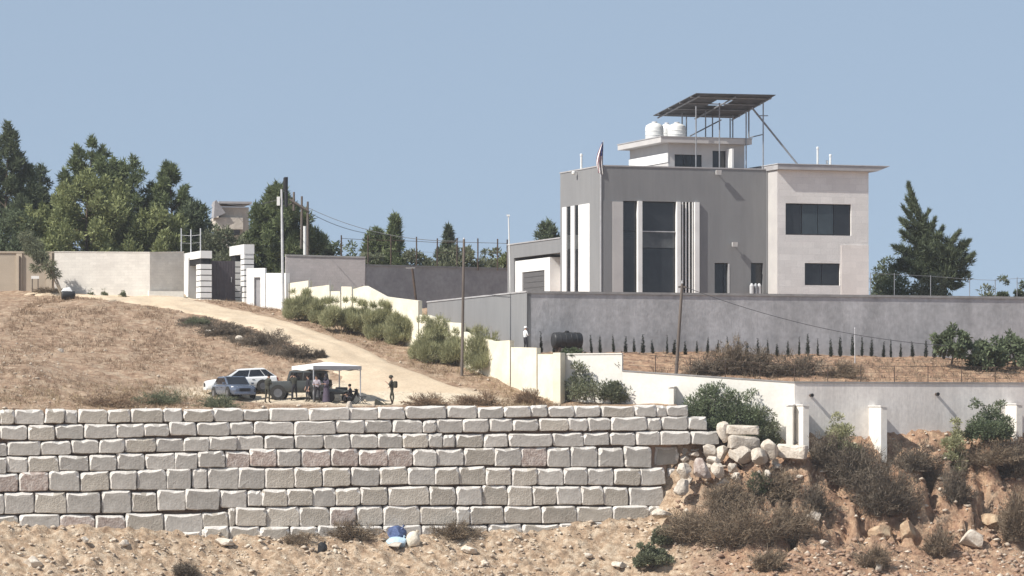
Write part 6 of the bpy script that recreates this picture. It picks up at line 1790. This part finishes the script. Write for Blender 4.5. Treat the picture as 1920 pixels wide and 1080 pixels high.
# ------------------------------------------------------------------ people
def person(label, loc, rz, top='olive_cloth', legs='olive_cloth', pose='stand', arms=None, lean=0.0, h=1.75, head='hair', extras=(), robe=None, turn=0.0):
    """one continuous body grown from a skeleton; front along +y"""
    o = thing('person', label, 'person', loc, rz)
    J, E, Rr, K = [], [], [], []
    def j(p, r, k, par=None):
        J.append(Vector(p)); Rr.append(r); K.append(k)
        if par is not None: E.append((par, len(J) - 1))
        return len(J) - 1
    sit = pose == 'sit'
    pz = .52 if sit else .95
    ly = lambda z: lean * max(0, z - pz)                  # bend forward from the hips
    pel = j((0, 0, pz), (.15, .115), 1)
    wa = j((0, ly(pz + .2), pz + .20), (.135, .105), 0, pel)
    ch = j((0, ly(pz + .4), pz + .40), (.165, .12), 0, wa)
    nk = j((0, ly(pz + .55) + .01, pz + .55), (.062, .062), 3, ch)
    h0 = j((0, ly(pz + .62) + .03, pz + .635), (.075, .085), 3, nk)
    h1 = j((0, ly(pz + .68) + .035, pz + .71), (.078, .095), 3, h0)
    h2 = j((0, ly(pz + .74) + .025, pz + .775), (.055, .07), 3, h1)
    j((0, ly(pz + .66) + .135, pz + .675), (.014, .014), 3, h1)                   # nose
    arms = arms or [(.24, .02, .20), (.24, .14, -.02)]
    for s in (-1, 1):
        sh = j((s * .185, ly(pz + .46), pz + .46), (.062, .062), 0, ch)
        ex, ey, ez = arms[0] if s < 0 or len(arms) < 4 else arms[2]
        wx, wy_, wz = arms[1] if s < 0 or len(arms) < 4 else arms[3]
        el = j((s * ex, ly(pz + ez) + ey, pz + ez), (.047, .047), 0, sh)
        wr = j((s * wx, ly(pz + max(wz, 0)) + wy_, pz + wz), (.032, .032), 2, el)
        d = (J[wr] - J[el]).normalized()
        pm = j(J[wr] + d * .075, (.036, .022), 2, wr)
        side = d.cross(Vector((0, 0, 1)) if abs(d.z) < .9 else Vector((0, 1, 0))).normalized()
        for q, ln_ in ((-.026, .06), (-.009, .075), (.009, .07), (.026, .055)):
            a = j(J[pm] + d * ln_ * .55 + side * q * 1.2, (.010, .010), 2, pm)
            j(J[pm] + d * ln_ + side * q * 1.3 + Vector((0, .018, -.006)), (.008, .008), 2, a)
        th = j(J[wr] + d * .035 - side * .045, (.011, .011), 2, wr)
        j(J[wr] + d * .07 - side * .062, (.009, .009), 2, th)
        hp_ = j((s * .095, 0, pz - .04), (.092, .095), 1, pel)
        if sit:
            kn = j((s * .13, .42, pz - .02), (.062, .065), 1, hp_); an = j((s * .14, .44, .10), (.042, .045), 4, kn); j((s * .15, .60, .04), (.04, .032), 4, an)
        else:
            sp = .03 * s if pose == 'stand' else 0
            yk = .05 if pose == 'stand' else .12 * s
            kn = j((s * .11 + sp, yk, .50), (.062, .065), 1, hp_); an = j((s * .12 + sp * 1.6, yk * .3 - .02, .10), (.042, .045), 4, kn); j((s * .14 + sp * 1.8, yk * .3 + .15, .04), (.04, .032), 4, an)
    me = bpy.data.meshes.new('body'); me.from_pydata([tuple(q) for q in J], E, [])
    ob = bpy.data.objects.new('body', me); col.objects.link(ob)
    sk = ob.modifiers.new('skin', 'SKIN'); sk.use_smooth_shade = True
    for i, v in enumerate(me.skin_vertices[0].data):
        v.radius = Rr[i]; v.use_root = (i == 0)
    ob.modifiers.new('sub', 'SUBSURF').levels = 1
    dg = bpy.context.evaluated_depsgraph_get(); dg.update()
    nm = bpy.data.meshes.new_from_object(ob.evaluated_get(dg), depsgraph=dg)
    bpy.data.objects.remove(ob); nm.name = 'body'
    for k in (top, legs, 'skin', 'skin', 'boot'): nm.materials.append(M[k])
    Ja = np.array([tuple(q) for q in J])
    for p in nm.polygons:
        c = np.array(p.center); i = int(np.argmin(((Ja - c) ** 2).sum(1) - np.array([max(r) ** 2 for r in Rr]))); p.material_index = K[i]
    b = link('body', nm, o)
    hc = J[h1]
    if head == 'hair':
        m = MB(); m.lathe([(.10, -.03), (.108, .02), (.10, .07), (.07, .105), (.02, .12)], (hc.x, hc.y - .022, hc.z), 14); m.build('hair', 'hair', o, smooth=60)
    elif head == 'helmet':
        m = MB(); m.lathe([(.135, -.02), (.14, .0), (.13, .07), (.095, .125), (.03, .15)], (hc.x, hc.y - .01, hc.z + .01), 14); m.build('helmet', 'olive_cloth', o, smooth=60)
    elif head == 'cap':
        m = MB(); m.lathe([(.115, .0), (.118, .03), (.105, .09), (.06, .125), (.02, .13)], (hc.x, hc.y - .01, hc.z), 14); c_ = m.build('cap', 'white_cloth', o, smooth=60)
        m = MB(); m.hexa([(-.08, .08, .01), (.08, .08, .01), (.06, .2, .0), (-.06, .2, .0), (-.08, .08, .025), (.08, .08, .025), (.06, .2, .012), (-.06, .2, .012)]); k = m.build('peak', 'white_cloth', c_); k.location = hc
    elif head == 'scarf':
        m = MB(); m.lathe([(.17, -.22), (.14, -.12), (.118, -.02), (.122, .05), (.1, .1), (.04, .135)], (hc.x, hc.y - .03, hc.z), 14); m.build('headscarf', 'dark_cloth', o, smooth=60)
    if 'backpack' in extras:
        m = MB(); y0 = ly(pz + .3); m.box((-.17, y0 - .34, pz + .08), (.17, y0 - .11, pz + .50)); bev(m.build('backpack', 'olive_cloth', o), .10, 3)
    if 'vest' in extras:
        m = MB(); y0 = ly(pz + .3); m.lathe([(.17, pz + .12), (.205, pz + .2), (.21, pz + .38), (.15, pz + .47)], (0, y0, 0), 12); k = m.build('vest', 'dark_cloth' if top != 'olive_cloth' else 'olive_cloth', o, smooth=60); k.scale = (1, .82, 1); k.location = (0, y0 * .18, 0)
    if robe:
        m = MB(); m.lathe([(.27, .06), (.25, .3), (.21, .7), (.18, .98), (.17, 1.12)], (0, .01, 0), 16); k = m.build('robe', robe, o, smooth=60); k.scale = (1, .85, 1)
    o.scale = (h / 1.75,) * 3
    return o
DOWN = [(.25, .0, .20), (.24, .10, -.04)]
HOLD = [(.27, .04, .20), (.10, .27, .22)]
RAISE = [(.26, .06, .24), (.13, .28, .42), (.26, .02, .20), (.18, .2, .12)]
person('soldier in olive with helmet and backpack standing alone right of the tent', gpos(735, 239.0), R(80), pose='walk', arms=RAISE, head='helmet', extras=('backpack', 'vest'), lean=.05, h=1.86)
person('soldier in olive standing in front of the dark jeep, left of the tent', gpos(501, 238.8), R(-40), arms=HOLD, head='hair', extras=('vest',), lean=.18, h=1.86)
person('person in dark olive leaning on the jeep with raised arms', gpos(552, 239.2), R(20), top='olive_cloth', legs='dark_cloth', arms=[(.32, .10, .42), (.12, .22, .60)], head='hair', lean=.15, h=1.76)
person('slim person in black standing at the front tent post', gpos(578, 239.0), R(120), top='dark_cloth', legs='dark_cloth', arms=DOWN, h=1.7)
person('person in a lilac shirt and dark trousers inside the tent', gpos(595, 238.8), R(160), top='lilac_cloth', legs='dark_cloth', arms=HOLD, lean=.2, h=1.76)
person('person in a long plum robe and dark headscarf inside the tent', gpos(612, 238.7), R(130), top='plum_cloth', legs='plum_cloth', arms=HOLD, head='scarf', robe='plum_cloth', extras=('backpack',), h=1.82)
def chair(label, q, rz):
    o = thing('folding_chair', label, 'chair', q, rz)
    m = MB(); m.box((-.24, -.22, .42), (.24, .24, .46)); m.build('seat', 'dark_cloth', o)
    m = MB(); m.hexa([(-.24, -.25, .50), (.24, -.25, .50), (.24, -.22, .50), (-.24, -.22, .50), (-.24, -.40, .95), (.24, -.40, .95), (.24, -.37, .95), (-.24, -.37, .95)]); m.build('backrest', 'dark_cloth', o)
    for sx in (-1, 1):
        m = MB(); m.tube([(sx * .25, .24, 0), (sx * .25, -.30, .62), (sx * .25, -.41, .96)], .016, 6); m.build('leg', 'dark_frame', o)
        m = MB(); m.tube([(sx * .26, -.28, 0), (sx * .26, .2, .44)], .016, 6); m.build('leg', 'dark_frame', o)
    return o
q = gpos(658, 238.9)
chair('dark folding chair under the seated person in the tent', q, R(75))
person('seated person in dark clothes under the right side of the tent', q, R(75), top='dark_cloth', legs='dark_cloth', pose='sit', arms=[(.25, .10, .18), (.12, .33, .12)], lean=.1, head='hair', h=1.7)
chair('empty dark folding chair by the right front tent post', gpos(678, 238.8), R(-70))
o = thing('kit_bag', 'dark kit bag with straps on the ground by the standing soldier', 'bag', gpos(712, 239.4), R(10))
m = MB(); m.hexa([(-.35, -.15, 0), (.4, -.15, 0), (.4, .2, 0), (-.35, .2, 0), (-.28, -.08, .42), (.05, -.08, .22), (.05, .12, .22), (-.28, .12, .42)]); bev(m.build('sack', 'olive_cloth', o), .06)
m = MB(); m.tube([(-.2, -.1, .42), (.1, -.22, .3), (.4, -.16, .1)], .02, 6); m.build('strap', 'dark_cloth', o)
m = MB(); m.tube([(.35, -.05, .06), (.75, -.1, .03)], .05, 8); m.build('bedroll', 'olive_cloth', o)
u = PF.u(985, -1.2); xx, yy = PF.w(u, -1.2)
q = Vector((xx, yy, H1(xx, yy)))
person('man in white shirt and white cap standing behind the cream wall', q, R(-60), top='white_cloth', legs='dark_cloth', arms=[(.27, .05, .20), (.12, .24, .25)], head='cap', h=1.72)

# ------------------------------------------------------------------ the summer haze in the air
m = MB(); m.box((-850, -230, -46), (850, 1300, 27))
hz_o = m.build('haze', mat('haze_shell', (1, 1, 1)))
hm = bpy.data.materials.new('haze_air'); hm.use_nodes = True
hn = hm.node_tree; hn.nodes.clear()
ho = hn.nodes.new('ShaderNodeOutputMaterial'); hv = hn.nodes.new('ShaderNodeVolumePrincipled')
hv.inputs['Color'].default_value = (0.90, 0.91, 0.94, 1)
hv.inputs['Density'].default_value = 0.00018
hv.inputs['Anisotropy'].default_value = 0.2
hn.links.new(hv.outputs[0], ho.inputs['Volume'])
hz_o.data.materials.clear(); hz_o.data.materials.append(hm)
tag(hz_o, 'thin pale summer haze over the whole hillside', 'haze', kind='stuff')
scn.cycles.volume_bounces = 0
